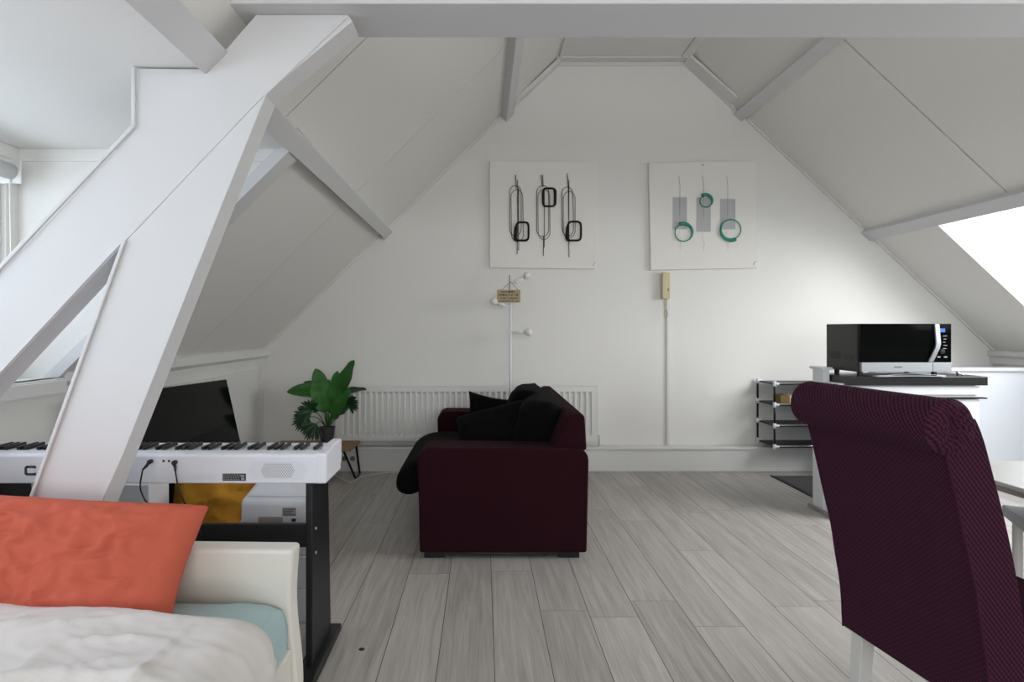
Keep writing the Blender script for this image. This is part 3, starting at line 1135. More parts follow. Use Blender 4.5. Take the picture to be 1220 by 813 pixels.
# ---------------- wall rack
RKX0, RKX1 = P(902.5, 0, 4.97).x, 2.95
RKY0, RKY1 = 4.68, 4.975
rk = thing('shelf_rack', 'four-tier black and white wall rack partly hidden behind the purple chair', 'shelf', (2.6, 4.85, 0.24))
zs = [H - (y - VY) / F * RKY0 for y in (457.5, 482.5, 507.5, 532.5)]
for z in zs:
    s = finish('shelf', bx((RKX0 + 0.012, RKY0 + 0.012, z - 0.012), (RKX1 - 0.012, RKY1 - 0.01, z)), 'black_wood', rk)
    bm = tube(new(), [(RKX0, RKY0, z + 0.004), (RKX1, RKY0, z + 0.004)], 0.006, 10)
    finish('rail', bm, 'chrome', rk, smooth=True)
for x in (RKX0, RKX1):
    for y in (RKY0, RKY1 - 0.008):
        for z0_, z1_ in zip(zs[1:], zs):
            finish('post', tube(new(), [(x, y, z0_ - 0.0), (x, y, z1_ - 0.0)], 0.008, 10), 'black_metal', rk, smooth=True)
        for z in zs:
            bm = tube(new(), [(x, y, z - 0.022), (x, y, z + 0.02)], 0.0125, 12)
            tube(bm, [(x, y, z), (x + (0.035 if x == RKX0 else -0.035), y, z)], 0.010, 10)
            finish('connector', bm, 'white_plastic', rk, smooth=True)
a = P(929, 471, RKY0 + 0.04)
pb = thing('small_box', 'small wooden box with a pink end on the second rack shelf', 'box', (a.x + 0.06, 4.78, zs[1]))
finish('body', bx((a.x, RKY0 + 0.03, zs[1] + 0.001), (a.x + 0.075, RKY0 + 0.15, zs[1] + 0.071)), 'box_wood', pb, bevel=0.002)
finish('end_panel', bx((a.x + 0.075, RKY0 + 0.029, zs[1] + 0.001), (a.x + 0.15, RKY0 + 0.15, zs[1] + 0.069)), 'box_pink', pb, bevel=0.002)['label'] = 'pale pink end of the box'

# ---------------- doormat
bm = new()
box(bm, (2.352, 3.0 + 1.0, 0.0005), (3.1, 4.74, 0.008))
dm = thing('doormat', 'dark grey mat on the floor beside the kitchen unit', 'mat', (2.7, 4.4, 0))
finish('pile', bm, 'mat', dm)
finish('border', bx((2.33, 3.98, 0.0), (2.352, 4.762, 0.006)), 'mat_edge', dm)

# ---------------- kitchen unit
ku = thing('kitchen_unit', 'white kitchen unit with black worktop carrying the microwave', 'kitchen unit', (2.65, 3.8, 0))
bm = bx((2.204, 3.80, 0.02), (2.245, 3.925, 0.928))
finish('corner_post', bm, 'white_gloss', ku, bevel=0.003)
finish('post_cap', bx((2.19, 3.79, 0.928), (2.26, 3.94, 0.945)), 'white_gloss', ku, bevel=0.003)
finish('carcass', bx((2.212, 3.66, 0.02), (3.07, 3.93, 0.855)), 'white_gloss', ku)
finish('worktop', bx((2.25, 3.62, 0.845), (3.115, 3.95, 0.90)), 'worktop', ku, bevel=0.004)
finish('drawer_front', bx((2.23, 3.645, 0.785), (3.085, 3.66, 0.838)), 'white_gloss', ku, bevel=0.002)
finish('handle_rail', bx((2.23, 3.625, 0.762), (3.115, 3.66, 0.77)), 'black_metal', ku)
for i in range(2):
    finish('door', bx((2.235 + i * 0.427, 3.645, 0.08), (2.655 + i * 0.427, 3.66, 0.757)), 'white_gloss', ku, bevel=0.002)
finish('floor_strip', bx((2.185, 3.62, 0), (3.08, 3.95, 0.02)), 'sill_dark', ku)
# fitting and small bits on the worktop
bm = lathe(new(), [(0, 0), (0.007, 0), (0.006, 0.012), (0.010, 0.016), (0.010, 0.024), (0, 0.026)], (2.975, 3.68, 0.901), 12)
lathe(bm, [(0, 0), (0.005, 0), (0.004, 0.01), (0, 0.012)], (2.999, 3.67, 0.901), 10)
tag(finish('metal_stopper', bm, 'chrome', smooth=True), 'tiny metal knob lying on the worktop right of the microwave', 'knob')
# magazine under the microwave
bm = new()
n = 20
for (z0_, th) in ((0.0, 0.003), (0.006, 0.002)):
    def fn(u, v, z0_=z0_):
        x = 2.42 + u * 0.42 - z0_ * 8 * 0
        y = 3.60 + v * 0.22
        z = 0.903 + z0_ + (0.011 * math.sin(math.pi * min(1, max(0, (u - 0.15) / 0.8))) * (1 - v)) * (1 if z0_ else 0.3)
        return Vector((x, y, z))
    g1 = grid(bm, n, 4, fn)
bm2 = finish('booklet', bm, 'white_plastic', smooth=True)
md = bm2.modifiers.new('s', 'SOLIDIFY')
md.thickness = 0.002
tag(bm2, 'thin curled white booklet lying on the worktop under the microwave', 'booklet')

# ---------------- microwave
mw = thing('microwave', 'black microwave with silver lower strip on the kitchen worktop', 'microwave', (2.57, 3.75, 0.905))
MX0, MX1, MY0, MY1, MZ0, MZ1 = 2.296, 2.856, 3.58, 3.925, 0.930, 1.226
finish('body', bx((MX0, MY0 + 0.022, MZ0), (MX1, MY1, MZ1)), 'black_plastic', mw, bevel=0.004)
for x in (MX0 + 0.04, MX1 - 0.06):
    for y in (MY0 + 0.06, MY1 - 0.05):
        finish('foot', lathe(new(), [(0, 0), (0.014, 0), (0.016, 0.03), (0, 0.03)], (x, y, 0.9005), 14), 'black_plastic', mw)
xs = P(1111, 0, MY0).x
zst = H - 41 / F * MY0
finish('door_glass', bx((MX0 + 0.004, MY0, zst), (xs - 0.001, MY0 + 0.022, MZ1)), 'screen', mw, bevel=0.002)
finish('control_panel', bx((xs + 0.001, MY0, zst), (MX1, MY0 + 0.022, MZ1)), 'screen', mw, bevel=0.002)
finish('lower_strip', bx((MX0 + 0.012, MY0 - 0.004, MZ0 + 0.003), (xs - 0.001, MY0 + 0.022, zst - 0.001)), 'steel', mw, bevel=0.002)['label'] = 'silver strip below the door'
finish('lower_strip', bx((xs + 0.001, MY0 - 0.004, MZ0 + 0.003), (MX1, MY0 + 0.022, zst - 0.001)), 'steel', mw, bevel=0.002)['label'] = 'silver strip below the controls'
# curved handle
xh0, xh1 = P(1111, 0, MY0).x, P(1117, 0, MY0).x
pth = [(xh1 - 0.012, MY0 - 0.012, MZ1 - 0.002), (xh1 - 0.012, MY0 - 0.02, MZ1 - 0.08), (xh1 - 0.013, MY0 - 0.024, MZ1 - 0.13), (xh1 - 0.03, MY0 - 0.02, MZ1 - 0.18), (xh1 - 0.046, MY0 - 0.006, zst + 0.002)]
sp_ = smooth_path(pth, 6)
bm = new()
for s_ in (1,):
    L = [bm.verts.new(p + Vector((-0.013, 0, 0))) for p in sp_]
    R = [bm.verts.new(p + Vector((0.016, 0, 0))) for p in sp_]
    L2 = [bm.verts.new(p + Vector((-0.013, 0.012, 0))) for p in sp_]
    R2 = [bm.verts.new(p + Vector((0.016, 0.012, 0))) for p in sp_]
    for i in range(len(sp_) - 1):
        for A, B in ((L, R), (R, R2), (R2, L2), (L2, L)):
            bm.faces.new([A[i], B[i], B[i + 1], A[i + 1]])
    bm.faces.new([L[0], L2[0], R2[0], R[0]])
    bm.faces.new([L[-1], R[-1], R2[-1], L2[-1]])
finish('handle', bm, 'steel', mw, bevel=0.003)
a, b = P(1119.5, 391.5, MY0), P(1126, 396, MY0)
ds = finish('display', bx((a.x, MY0 - 0.0008, b.z), (b.x, MY0 + 0.002, a.z)), 'display', mw)
for r_ in range(5):
    for c_ in range(2):
        p_ = P(1118.5 + c_ * 7.5, 400.5 + r_ * 3.7, MY0)
        if c_ == 0:
            bm = bx((p_.x - 0.007, MY0 - 0.0008, p_.z - 0.0025), (p_.x + 0.007, MY0 + 0.001, p_.z + 0.002))
        else:
            bm = bx((p_.x - 0.014 + 0.004 * (r_ % 2), MY0 - 0.0008, p_.z - 0.002), (p_.x + 0.012 - 0.005 * (r_ % 3), MY0 + 0.001, p_.z + 0.0015))
        finish('key_print', bm, 'grey_text', mw)
for q in ((1118.5, 425.5), (1126.5, 425.5)):
    p_ = P(*q, MY0)
    finish('key_print', bx((p_.x - 0.010, MY0 - 0.0008, p_.z - 0.004), (p_.x + 0.010, MY0 + 0.001, p_.z + 0.003)), 'grey_text', mw)
p_ = P(1121.5, 419, MY0)
finish('dial', lathe(new(), [(0, 0), (0.015, 0), (0.014, 0.012), (0, 0.013)], (0, 0, 0), 24, Matrix.Translation((p_.x, MY0, p_.z)) @ Matrix.Rotation(math.radians(90), 4, 'X')), 'black_plastic', mw, smooth=False)
bm = new()
p_ = P(1070, 437.6, MY0 - 0.004)
text_mesh(bm, 'SAMSUNG', 0.0115, Matrix.Translation((p_.x, MY0 - 0.0045, p_.z)) @ FACE_CAM, 0.0004)
finish('brand_mark', bm, 'ink', mw)
bm = new()
for i in range(6):
    for j in range(4):
        y = MY0 + 0.19 + i * 0.02
        z = 1.005 + j * 0.012
        box(bm, (MX0 - 0.001, y, z), (MX0 + 0.002, y + 0.014, z + 0.007))
for j in range(3):
    box(bm, (MX0 - 0.001, MY0 + 0.05, 1.005 + j * 0.012), (MX0 + 0.002, MY0 + 0.15, 1.008 + j * 0.012))
finish('side_vent', bm, 'vent_dark', mw)

# ---------------- low table with the plant
wt = thing('side_table', 'low wooden side table on black hairpin legs holding the potted plant', 'table', (-1.3, 4.68, 0))
finish('table_top', bx((-1.66, 4.50, 0.252), (-1.012, 4.85, 0.27)), 'wood', wt, bevel=0.003)
for sx, x in ((1, -1.02), (-1, -1.65)):
    bm = new()
    xi = x - sx * 0.07
    pts = [(xi, 4.56, 0.252), (xi, 4.60, 0.24), (x + sx * 0.012, 4.64, 0.02), (x + sx * 0.015, 4.66, 0.008), (x + sx * 0.015, 4.80, 0.008), (x + sx * 0.012, 4.815, 0.02), (xi + sx * 0.05, 4.82, 0.252)]
    tube(bm, pts, 0.009, 10)
    finish('leg', bm, 'black_metal', wt, smooth=True)

plant = thing('potted_plant', 'leafy green bird-of-paradise plant in a dark grey pot on the low table', 'plant', (-1.262, 4.66, 0.27))
PXc, PYc = -1.235, 4.66
finish('pot', lathe(new(), [(0.0, 0), (0.046, 0), (0.062, 0.135), (0.066, 0.137), (0.066, 0.145), (0.058, 0.145), (0.056, 0.125), (0, 0.125)], (PXc, PYc, 0.2705), 28), 'pot', plant, smooth=False, bevel=0.002)
finish('soil', lathe(new(), [(0, 0), (0.055, 0), (0.05, 0.006), (0, 0.008)], (PXc, PYc, 0.395), 20), 'soil', plant)


def leaf(base, tip_pts, width, material, fold=0.25, name='leaf', stem_r=0.004, stem_to=0.45, up=(0, -1, 0.2)):
    """base -> list of points for the midrib; blade occupies the last part"""
    path = smooth_path([base] + tip_pts, 8)
    n = len(path)
    s0 = int(n * stem_to)
    bm = new()
    tube(bm, path[:s0 + 2], stem_r, 6)
    blade = path[s0:]
    m = len(blade)
    rows = []
    for i, p in enumerate(blade):
        t = (blade[min(i + 1, m - 1)] - blade[max(i - 1, 0)]).normalized()
        side = t.cross(Vector(up)).normalized()
        nrm = side.cross(t).normalized()
        f = i / (m - 1)
        w = width * (math.sin(math.pi * min(1, f ** 0.75 * 0.97 + 0.03)) ** 0.75) * 0.5
        row = []
        for k in (-1, -0.5, 0, 0.5, 1):
            rip = 0.04 * width * math.sin(f * 17 + k) * abs(k)
            row.append(bm.verts.new(p + side * w * k + nrm * (abs(k) * w * fold + rip)))
        rows.append(row)
    for A, B in zip(rows, rows[1:]):
        for k in range(4):
            bm.faces.new([A[k], A[k + 1], B[k + 1], B[k]])
    tube(bm, blade, [0.0035 * (1 - 0.8 * i / m) for i in range(m)], 5)
    o = finish(name, bm, material, plant, smooth=True)
    return o


base = (PXc, PYc, 0.40)


def Lp(px, py, dy=0.0):
    p = P(px, py, PYc + dy)
    return p


# broad leaves: stem knee, blade start, tip (px in the photograph's frame, depth offset)
for (k1, mid, tip, w, st, mt, dy, up) in (
        ((392, 500), (385, 468), (341, 467), 0.155, 0.50, 'leaf', (-.02, -.06, -.10), (0.1, -1, .6)),
        ((389, 495), (383, 465), (376, 439), 0.15, 0.48, 'leaf', (.02, .05, .06), (0.5, -1, .2)),
        ((394, 498), (398, 478), (402, 442), 0.155, 0.42, 'leaf', (-.02, -.05, -.07), (-.2, -1, .2)),
        ((397, 495), (408, 462), (422, 429), 0.155, 0.50, 'leaf', (.02, .03, .02), (-.5, -1, .4)),
        ((389, 495), (380, 475), (372, 456), 0.13, 0.40, 'leaf', (-.04, -.09, -.12), (.5, -1, .3)),
        ((396, 500), (404, 485), (418, 464), 0.13, 0.38, 'leaf', (-.05, -.09, -.11), (-.5, -1, .3)),
        ((396, 495), (410, 470), (437, 464), 0.10, 0.55, 'leaf_dark', (.03, .07, .09), (-.3, -.6, 1)),
        ((394, 495), (398, 470), (412, 452), 0.12, 0.5, 'leaf_dark', (.06, .12, .15), (-.2, -1, .4)),
        ((388, 495), (384, 470), (362, 455), 0.12, 0.5, 'leaf_dark', (.05, .12, .16), (.4, -1, .4)),
        ((399, 500), (410, 488), (424, 473), 0.10, 0.45, 'leaf_dark', (.05, .09, .10), (-.5, -.8, .5)),
        ((391, 497), (386, 480), (392, 452), 0.11, 0.45, 'leaf_dark', (.05, .09, .12), (0, -1, .3))):
    leaf(base, [Lp(*k1, dy[0]), Lp(*mid, dy[1]), Lp(*tip, dy[2])], w * 0.95, mt, stem_to=st, up=up)


def fan(center, direction, r, spread, n, dy):
    c = Lp(*center, dy)
    bm = new()
    tube(bm, smooth_path([Vector(base), (Vector(base) + c) / 2 + Vector((0, -0.01, 0.04)), c], 6), 0.003, 6)
    d0 = math.radians(direction)
    for i in range(n):
        a = d0 + math.radians(spread) * (i / (n - 1) - 0.5)
        L = r * (0.8 + 0.2 * math.cos((i / (n - 1) - 0.5) * 2.6)) * random.uniform(0.9, 1.05)
        t = Vector((math.cos(a), -0.35 - 0.2 * math.sin(i * 1.7), math.sin(a))).normalized()
        s = t.cross(Vector((0, -1, 0))).normalized()
        w = r * math.radians(spread) / n * 0.42
        droop = Vector((0, 0, -0.12 * L))
        q = [c, c + t * L * .35 - s * w * .7, c + t * L * .75 - s * w + droop * .4, c + t * L + droop, c + t * L * .75 + s * w + droop * .4, c + t * L * .35 + s * w * .7]
        vs = [bm.verts.new(v) for v in q]
        mid = bm.verts.new(c + t * L * .6 + Vector((0, -0.004, 0)) + droop * .25)
        for k in range(6):
            bm.faces.new([vs[k], vs[(k + 1) % 6], mid])
    finish('fan_leaf', bm, 'leaf_dark', plant)


fan((372, 490), 150, 0.13, 190, 18, -0.10)
fan((368, 497), 195, 0.14, 180, 18, -0.05)
fan((377, 505), 235, 0.14, 130, 14, -0.12)
fan((384, 489), 110, 0.10, 150, 12, 0.05)
fan((414, 482), 20, 0.11, 140, 14, 0.08)

# socket and white cable near the table
so = thing('wall_socket', 'white double wall socket on the skirting boxing behind the side table', 'socket', (-1.12, 4.9, 0.06))
finish('plate', bx((-1.19, 4.90, 0.075), (-1.04, 4.91, 0.145)), 'trimw', so, bevel=0.003)
for x in (-1.155, -1.085):
    finish('socket_face', lathe(new(), [(0, 0), (0.021, 0), (0.021, 0.002), (0, 0.002)], (0, 0, 0), 18, Matrix.Translation((x, 4.9, 0.11)) @ Matrix.Rotation(math.radians(90), 4, 'X')), 'twine', so)
pts = smooth_path([P(398, 561, 4.85), P(402, 568, 4.72) + Vector((0, 0, 0)), (-1.02, 4.55, 0.005), (-0.98, 4.70, 0.005), (-0.83, 4.84, 0.005), (-0.6, 4.87, 0.005), (-0.42, 4.86, 0.005)], 8)
pts = [Vector((p.x, p.y, 0.005)) for p in pts]
tag(finish('white_cable', tube(new(), pts, 0.0045, 8), 'cable_white', smooth=True), 'white cable lying along the floor below the radiator', 'cable')

# ---------------- television on a low bench
tb = thing('tv_bench', 'low white bench under the television against the left wall', 'tv bench', (-1.6, 3.1, 0))
finish('top', bx((-1.80, 2.66, 0.29), (-1.34, 3.75, 0.315)), 'white_gloss', tb, bevel=0.003)
for y in (2.66, 3.19, 3.725):
    finish('side_panel', bx((-1.80, y, 0.0), (-1.36, y + 0.025, 0.29)), 'white_gloss', tb)
finish('back_panel', bx((-1.80, 2.69, 0.0), (-1.79, 3.725, 0.29)), 'white_gloss', tb)

tv = thing('television', 'large flat black television leaning back by the left slope', 'television', (-1.5, 3.1, 0.315))
A = P(270, 452, 3.58)
Bt = P(288, 530, 3.60)
dn = (Bt - A)
dn = dn / abs(dn.z)
tr_, br_ = A, A + dn * (A.z - 0.335)
br_.y = 3.60
nr = Vector((0, -1.02, 0.03))
tl_, bl_ = tr_ + nr, br_ + nr * 1.0
bl_.z = 0.36
br_.z = 0.33
nv = (tr_ - tl_).cross(bl_ - tl_).normalized()
if nv.x < 0:
    nv = -nv
ctr = (tl_ + tr_ + br_ + bl_) / 4


def scl(p, s):
    return ctr + (p - ctr) * s


bm = prism(new(), [tl_, tr_, br_, bl_], -nv * 0.03)
finish('casing', bm, 'tvback', tv, bevel=0.004)
bm = prism(new(), [scl(p, 0.985) for p in (tl_, tr_, br_, bl_)], nv * 0.0015)
finish('screen', bm, 'screen', tv)
for y in (2.80, 3.38):
    bm = new()
    p0 = Vector((-1.47, y, 0.38))
    tube(bm, [p0, (-1.50, y, 0.325), (-1.40, y, 0.322)], 0.009, 8)
    tube(bm, [(-1.50, y, 0.325), (-1.66, y, 0.322)], 0.009, 8)
    finish('foot', bm, 'black_metal', tv, smooth=True)

# pale cabinet at the near end, under the piano
cb = thing('storage_cabinet', 'plain pale grey cabinet standing under the left part of the piano', 'cabinet', (-1.6, 2.5, 0))
finish('body', bx((-1.82, 2.38, 0.02), (-1.352, 2.535, 0.565)), 'white_plastic', cb, bevel=0.004)
finish('plinth', bx((-1.80, 2.39, 0.0), (-1.37, 2.525, 0.02)), 'edge_grey', cb)

# mustard floor cushion
mt = frame_mtx((-1.15, 2.80, 0.285), (0.98, 0.10, 0), (0.06, 0.22, 0.95))
o = finish('floor_cushion', pillow_bm(0.66, 0.60, 0.20, mt, 21, wr=0.04, n=30, freq=7, fold=0.02), 'mustard', smooth=True)
tag(o, 'mustard yellow cushion propped on the floor behind the piano stand', 'cushion')

# drawer chest and printer
dc = thing('drawer_chest', 'white drawer chest behind the piano stand with the printer on top', 'drawers', (-0.82, 2.5, 0))
finish('carcass', bx((-0.985, 2.385, 0.0), (-0.705, 2.62, 0.415)), 'white_plastic', dc, bevel=0.003)
for i in range(3):
    dr = finish('drawer', bx((-0.975, 2.372, 0.015 + i * 0.133), (-0.712, 2.385, 0.142 + i * 0.133)), 'white_plastic', dc, bevel=0.004)
    finish('handle', bx((-0.88, 2.362, 0.07 + i * 0.133), (-0.78, 2.372, 0.08 + i * 0.133)), 'white_plastic', dr, bevel=0.002)
pr = thing('printer', 'white printer seen from behind under the piano', 'printer', (-0.82, 2.5, 0.417))
PZ, PY_, PXa, PXb = 0.417, 2.345, -0.966, -0.700
bm = prism(new(), [(PXa, PY_, PZ), (PXa, PY_, PZ + 0.082), (PXa, PY_ + 0.012, PZ + 0.095), (PXa, PY_ + 0.20, PZ + 0.135), (PXa, 2.61, PZ + 0.14), (PXa, 2.61, PZ)], (PXb - PXa, 0, 0))
finish('body', bm, 'white_plastic', pr, bevel=0.010, seg=3)
finish('scanner_lid', prism(new(), [(PXa + .012, PY_ + .03, PZ + 0.101), (PXa + .03, PY_ + .05, PZ + 0.112), (PXa + .03, PY_ + .20, PZ + 0.152), (PXa + .03, 2.60, PZ + 0.155), (PXa + .012, 2.60, PZ + 0.142), (PXa + .012, PY_ + .20, PZ + 0.138)], (PXb - PXa - .03, 0, 0)), 'white_plastic', pr, bevel=0.003)
bm = bx((-0.90, 2.47, PZ + 0.14), (-0.725, 2.53, PZ + 0.158))
for i in range(7):
    box(bm, (-0.898 + i * 0.027, 2.465, PZ + 0.156), (-0.885 + i * 0.027, 2.53, PZ + 0.166))
finish('paper_guide', bm, 'white_plastic', pr)
a, b = P(308, 616, PY_), P(337, 625, PY_)
finish('rear_slot', bx((a.x, PY_ - 0.003, PZ + 0.001), (b.x, PY_ + 0.002, a.z)), 'edge_grey', pr)
a, b = P(336.5, 605, PY_), P(353, 615, PY_)
lb = finish('rating_label', bx((a.x, PY_ - 0.002, b.z), (b.x, PY_ + 0.002, a.z)), 'edge_grey', pr)
bm = new()
for i in range(4):
    z = a.z - 0.005 - i * 0.0075
    box(bm, (a.x + 0.003, PY_ - 0.0026, z - 0.003), (b.x - 0.004 - 0.008 * (i % 3), PY_ - 0.0018, z))
finish('label_print', bm, 'logo', lb)
p_ = P(350, 620, PY_)
finish('power_inlet', bx((p_.x - 0.008, PY_ - 0.003, p_.z - 0.005), (p_.x + 0.008, PY_ + 0.002, p_.z + 0.006)), 'black_plastic', pr)

# ---------------- digital piano
pn = thing('digital_piano', 'white slim digital piano on a black stand behind the bed', 'piano', (-1.17, 2.13, 0.663))
PX0, PX1, PY0, PY1 = -1.81, -0.538, 2.02, 2.232
PB, PTp = 0.664, 0.768
bm = prism(new(), [(PX0, PY0, PB), (PX0, PY0, PTp - 0.008), (PX0, PY0 + 0.012, PTp), (PX0, 2.085, PTp), (PX0, 2.085, PB + 0.075), (PX0, PY1, PB + 0.075), (PX0, PY1, PB)], (PX1 - PX0, 0, 0))
finish('case', bm, 'white_plastic', pn, bevel=0.006, seg=3)
# end cheeks with a chamfered foot
for x0_, x1_, up in ((PX1 - 0.035, PX1 + 0.001, 0.012), (PX0 - 0.001, PX0 + 0.02, -0.004)):
    bm = prism(new(), [(x0_, PY0 - 0.001, PB - 0.001), (x0_, PY0 - 0.001, PTp), (x0_, PY0 + 0.05, PTp + min(0.002, up)), (x0_, PY0 + 0.10, PTp + up), (x0_, PY1 + 0.01, PTp + up),
                       (x0_, PY1 + 0.01, PB + 0.03), (x0_, PY1 - 0.03, PB + 0.002)], (x1_ - x0_, 0, 0))
    finish('end_cheek', bm, 'white_plastic', pn, bevel=0.008, seg=4, angle=20)
KW = 0.02345
kx1 = PX1 - 0.037
wk = None
nwhite = 52
for i in range(nwhite):
    x1_ = kx1 - i * KW
    if wk is None:
        wk = finish('white_key', bx((-KW + 0.0008, 0, -0.014), (-0.0008, 0.14, 0)), 'white_gloss', pn)
        wk.matrix_parent_inverse = Matrix.Identity(4)
        k_ = wk
    else:
        k_ = wk.copy()
        COL.objects.link(k_)
    k_.parent = pn
    k_.location = Vector((x1_, 2.09, PTp - 0.004)) - pn.location
bk = None
pat = [0, 2, 3, 5, 6, 7]          # after A,B: blacks follow bass end pattern
# white index sequence from bass: A B C D E F G ; a black key sits between i and i+1 except B-C and E-F
names = 'ABCDEFG'
for i in range(nwhite - 1):
    if names[i % 7] in 'BE':
        continue
    x = kx1 - (i + 1) * KW
    if bk is None:
        b_ = new()
        prism(b_, [(-0.0055, 0, 0), (0.0055, 0, 0), (0.0045, 0, 0.012), (-0.0045, 0, 0.012)], (0, 0.095, 0))
        bk = finish('black_key', b_, 'black_keys', pn, bevel=0.0015)
        bk.matrix_parent_inverse = Matrix.Identity(4)
        k_ = bk
    else:
        k_ = bk.copy()
        COL.objects.link(k_)
    k_.parent = pn
    k_.location = Vector((x, 2.09, PTp - 0.003)) - pn.location
# sockets, plugs, cables
bm = new()
for q in ((195, 549.5), (201.5, 549.5)):
    p_ = P(*q, PY0)
    lathe(bm, [(0, 0), (0.004, 0), (0.004, 0.0015), (0, 0.0015)], (0, 0, 0), 12, Matrix.Translation((p_.x, PY0, p_.z)) @ Matrix.Rotation(math.radians(90), 4, 'X'))
finish('jack_socket', bm, 'black_plastic', pn)
for lab, q, way in (('black power cable plugged into the left piano socket', (179.5, 550), [(170, 560), (167, 580), (172, 595), (182, 612)]),
                    ('black cable plugged into the right piano socket, running down behind the pillow', (208.5, 551), [(209, 562), (213, 583), (222, 603), (236, 625)])):
    c0 = P(*q, PY0)
    cc = thing('cable', lab, 'cable', tuple(c0), 'black cables plugged into the piano')
    bm = new()
    tube(bm, [c0 + Vector((0.003, 0.0, 0.001)), c0 + Vector((0.001, -0.014, 0))], 0.0075, 12)
    e = P(way[0][0], way[0][1], PY0 - 0.02)
    tube(bm, [c0 + Vector((0.001, -0.012, 0)), c0 * 0.5 + e * 0.5, e], [0.006, 0.005, 0.003], 10)
    finish('plug', bm, 'black_plastic', cc, smooth=True)
    pts = [e] + [P(w_[0], w_[1], PY0 - 0.022 - 0.0 * i) for i, w_ in enumerate(way[1:])]
    pts += [pts[-1] + Vector((0.03, 0.0, -0.2)), pts[-1] + Vector((0.05, 0.0, -0.45))]
    finish('lead', tube(new(), smooth_path(pts, 6), 0.0025, 8), 'black_plastic', cc, smooth=True)
# rating label
a, b = P(265.3, 564.5, PY0), P(293, 573, PY0)
lb = finish('rating_label', bx((a.x, PY0 - 0.0008, b.z), (b.x, PY0 + 0.001, a.z)), 'ink', pn)
bm = new()
rnd = random.Random(2)
for i in range(4):
    z = a.z - 0.003 - i * 0.0055
    x = a.x + 0.002
    while x < b.x - 0.02:
        wd = rnd.uniform(0.003, 0.009)
        box(bm, (x, PY0 - 0.0012, z - 0.002), (x + wd, PY0 - 0.0006, z))
        x += wd + 0.0025
box(bm, (b.x - 0.016, PY0 - 0.0012, b.z + 0.003), (b.x - 0.005, PY0 - 0.0006, b.z + 0.010))
box(bm, (b.x - 0.016, PY0 - 0.0012, b.z + 0.013), (b.x - 0.005, PY0 - 0.0006, b.z + 0.020))
finish('label_print', bm, 'grey_text', lb)
# speaker grille: hexagonal field of holes
bm, bm2_ = new(), new()
cx, cz = P(331, 0, PY0).x, P(0, 561, PY0).z
for j in range(-5, 6):
    for i in range(-17, 18):
        x = (i + 0.5 * (j % 2)) * 0.0062
        z = j * 0.0056
        inn = abs(x) + abs(z) * 0.55 < 0.060 and abs(z) < 0.026
        outr = abs(x) + abs(z) * 0.55 < 0.105 and abs(z) < 0.031
        if inn or outr:
            lathe(bm if inn else bm2_, [(0, 0), (0.0019 if inn else 0.0013, 0), (0.0018 if inn else 0.0012, 0.0006), (0, 0.0006)], (0, 0, 0), 6,
                  Matrix.Translation((cx + x, PY0 + 0.0002, cz + z)) @ Matrix.Rotation(math.radians(90), 4, 'X'))
finish('speaker_grille', bm, 'dot', pn)
finish('speaker_dimples', bm2_, 'dot_small', pn)
# first letter of the maker's mark, the rest is behind the truss leg
bm = new()
p_ = P(36.5, 561, PY0)
r_o = 0.0165
tube_pts = [(0.9, 0.75), (0.9, 1), (-0.7, 1), (-1, 0.75), (-1, -0.75), (-0.7, -1), (0.9, -1), (0.9, -0.75)]
for (u0, v0), (u1, v1) in zip(tube_pts, tube_pts[1:]):
    A_ = Vector((p_.x + u0 * r_o, PY0 - 0.0008, p_.z + v0 * r_o * 0.78))
    B_ = Vector((p_.x + u1 * r_o, PY0 - 0.0008, p_.z + v1 * r_o * 0.78))
    d_ = (B_ - A_).normalized()
    n_ = Vector((-d_.z, 0, d_.x)) * 0.0042
    A_ -= d_ * 0.002
    B_ += d_ * 0.002
    prism(bm, [A_ - n_, B_ - n_, B_ + n_, A_ + n_], (0, 0.0014, 0))
finish('brand_letter', bm, 'logo', pn)

# stand
st = thing('piano_stand', 'black wooden stand with side panels and cross bar carrying the piano', 'stand', (-1.17, 2.15, 0))
for xo, sg_ in ((-0.588, 1), (-1.745, -1)):
    bm = new()
    prism(bm, [(xo - 0.024 * sg_, 2.03, 0.03), (xo - 0.024 * sg_, 2.03, 0.663), (xo - 0.024 * sg_, 2.24, 0.663), (xo - 0.024 * sg_, 2.28, 0.03)], (0.024 * sg_, 0, 0))
    finish('side_panel', bm, 'black_wood', st, bevel=0.004)
    bm = prism(new(), [(xo - 0.045 * sg_, 1.93, 0.0), (xo - 0.045 * sg_, 1.93, 0.022), (xo - 0.045 * sg_, 1.98, 0.034), (xo - 0.045 * sg_, 2.31, 0.034), (xo - 0.045 * sg_, 2.345, 0.022), (xo - 0.045 * sg_, 2.345, 0.0)], (0.07 * sg_, 0, 0))
    finish('foot', bm, 'black_wood', st, bevel=0.004)
    bm = new()
    for z in (H - 240 / F * 2.06, H - 269 / F * 2.06):
        lathe(bm, [(0, 0), (0.006, 0), (0.005, 0.003), (0, 0.004)], (0, 0, 0), 12, Matrix.Translation((xo, 2.07, z)) @ Matrix.Rotation(math.radians(90 * sg_), 4, 'Y'))
    finish('screw', bm, 'steel', st)
finish('cross_bar', bx((-1.72, 2.10, 0.415), (-0.612, 2.122, 0.497)), 'black_wood', st, bevel=0.003)

# ---------------- bed
bed = thing('bed', 'bed frame with cream leather headboard in the lower left corner', 'bed', (-1.1, 0.8, 0))
BX0, BX1 = -1.80, -0.537
HBT = H - 254 * 1.725 / F
bm = new()
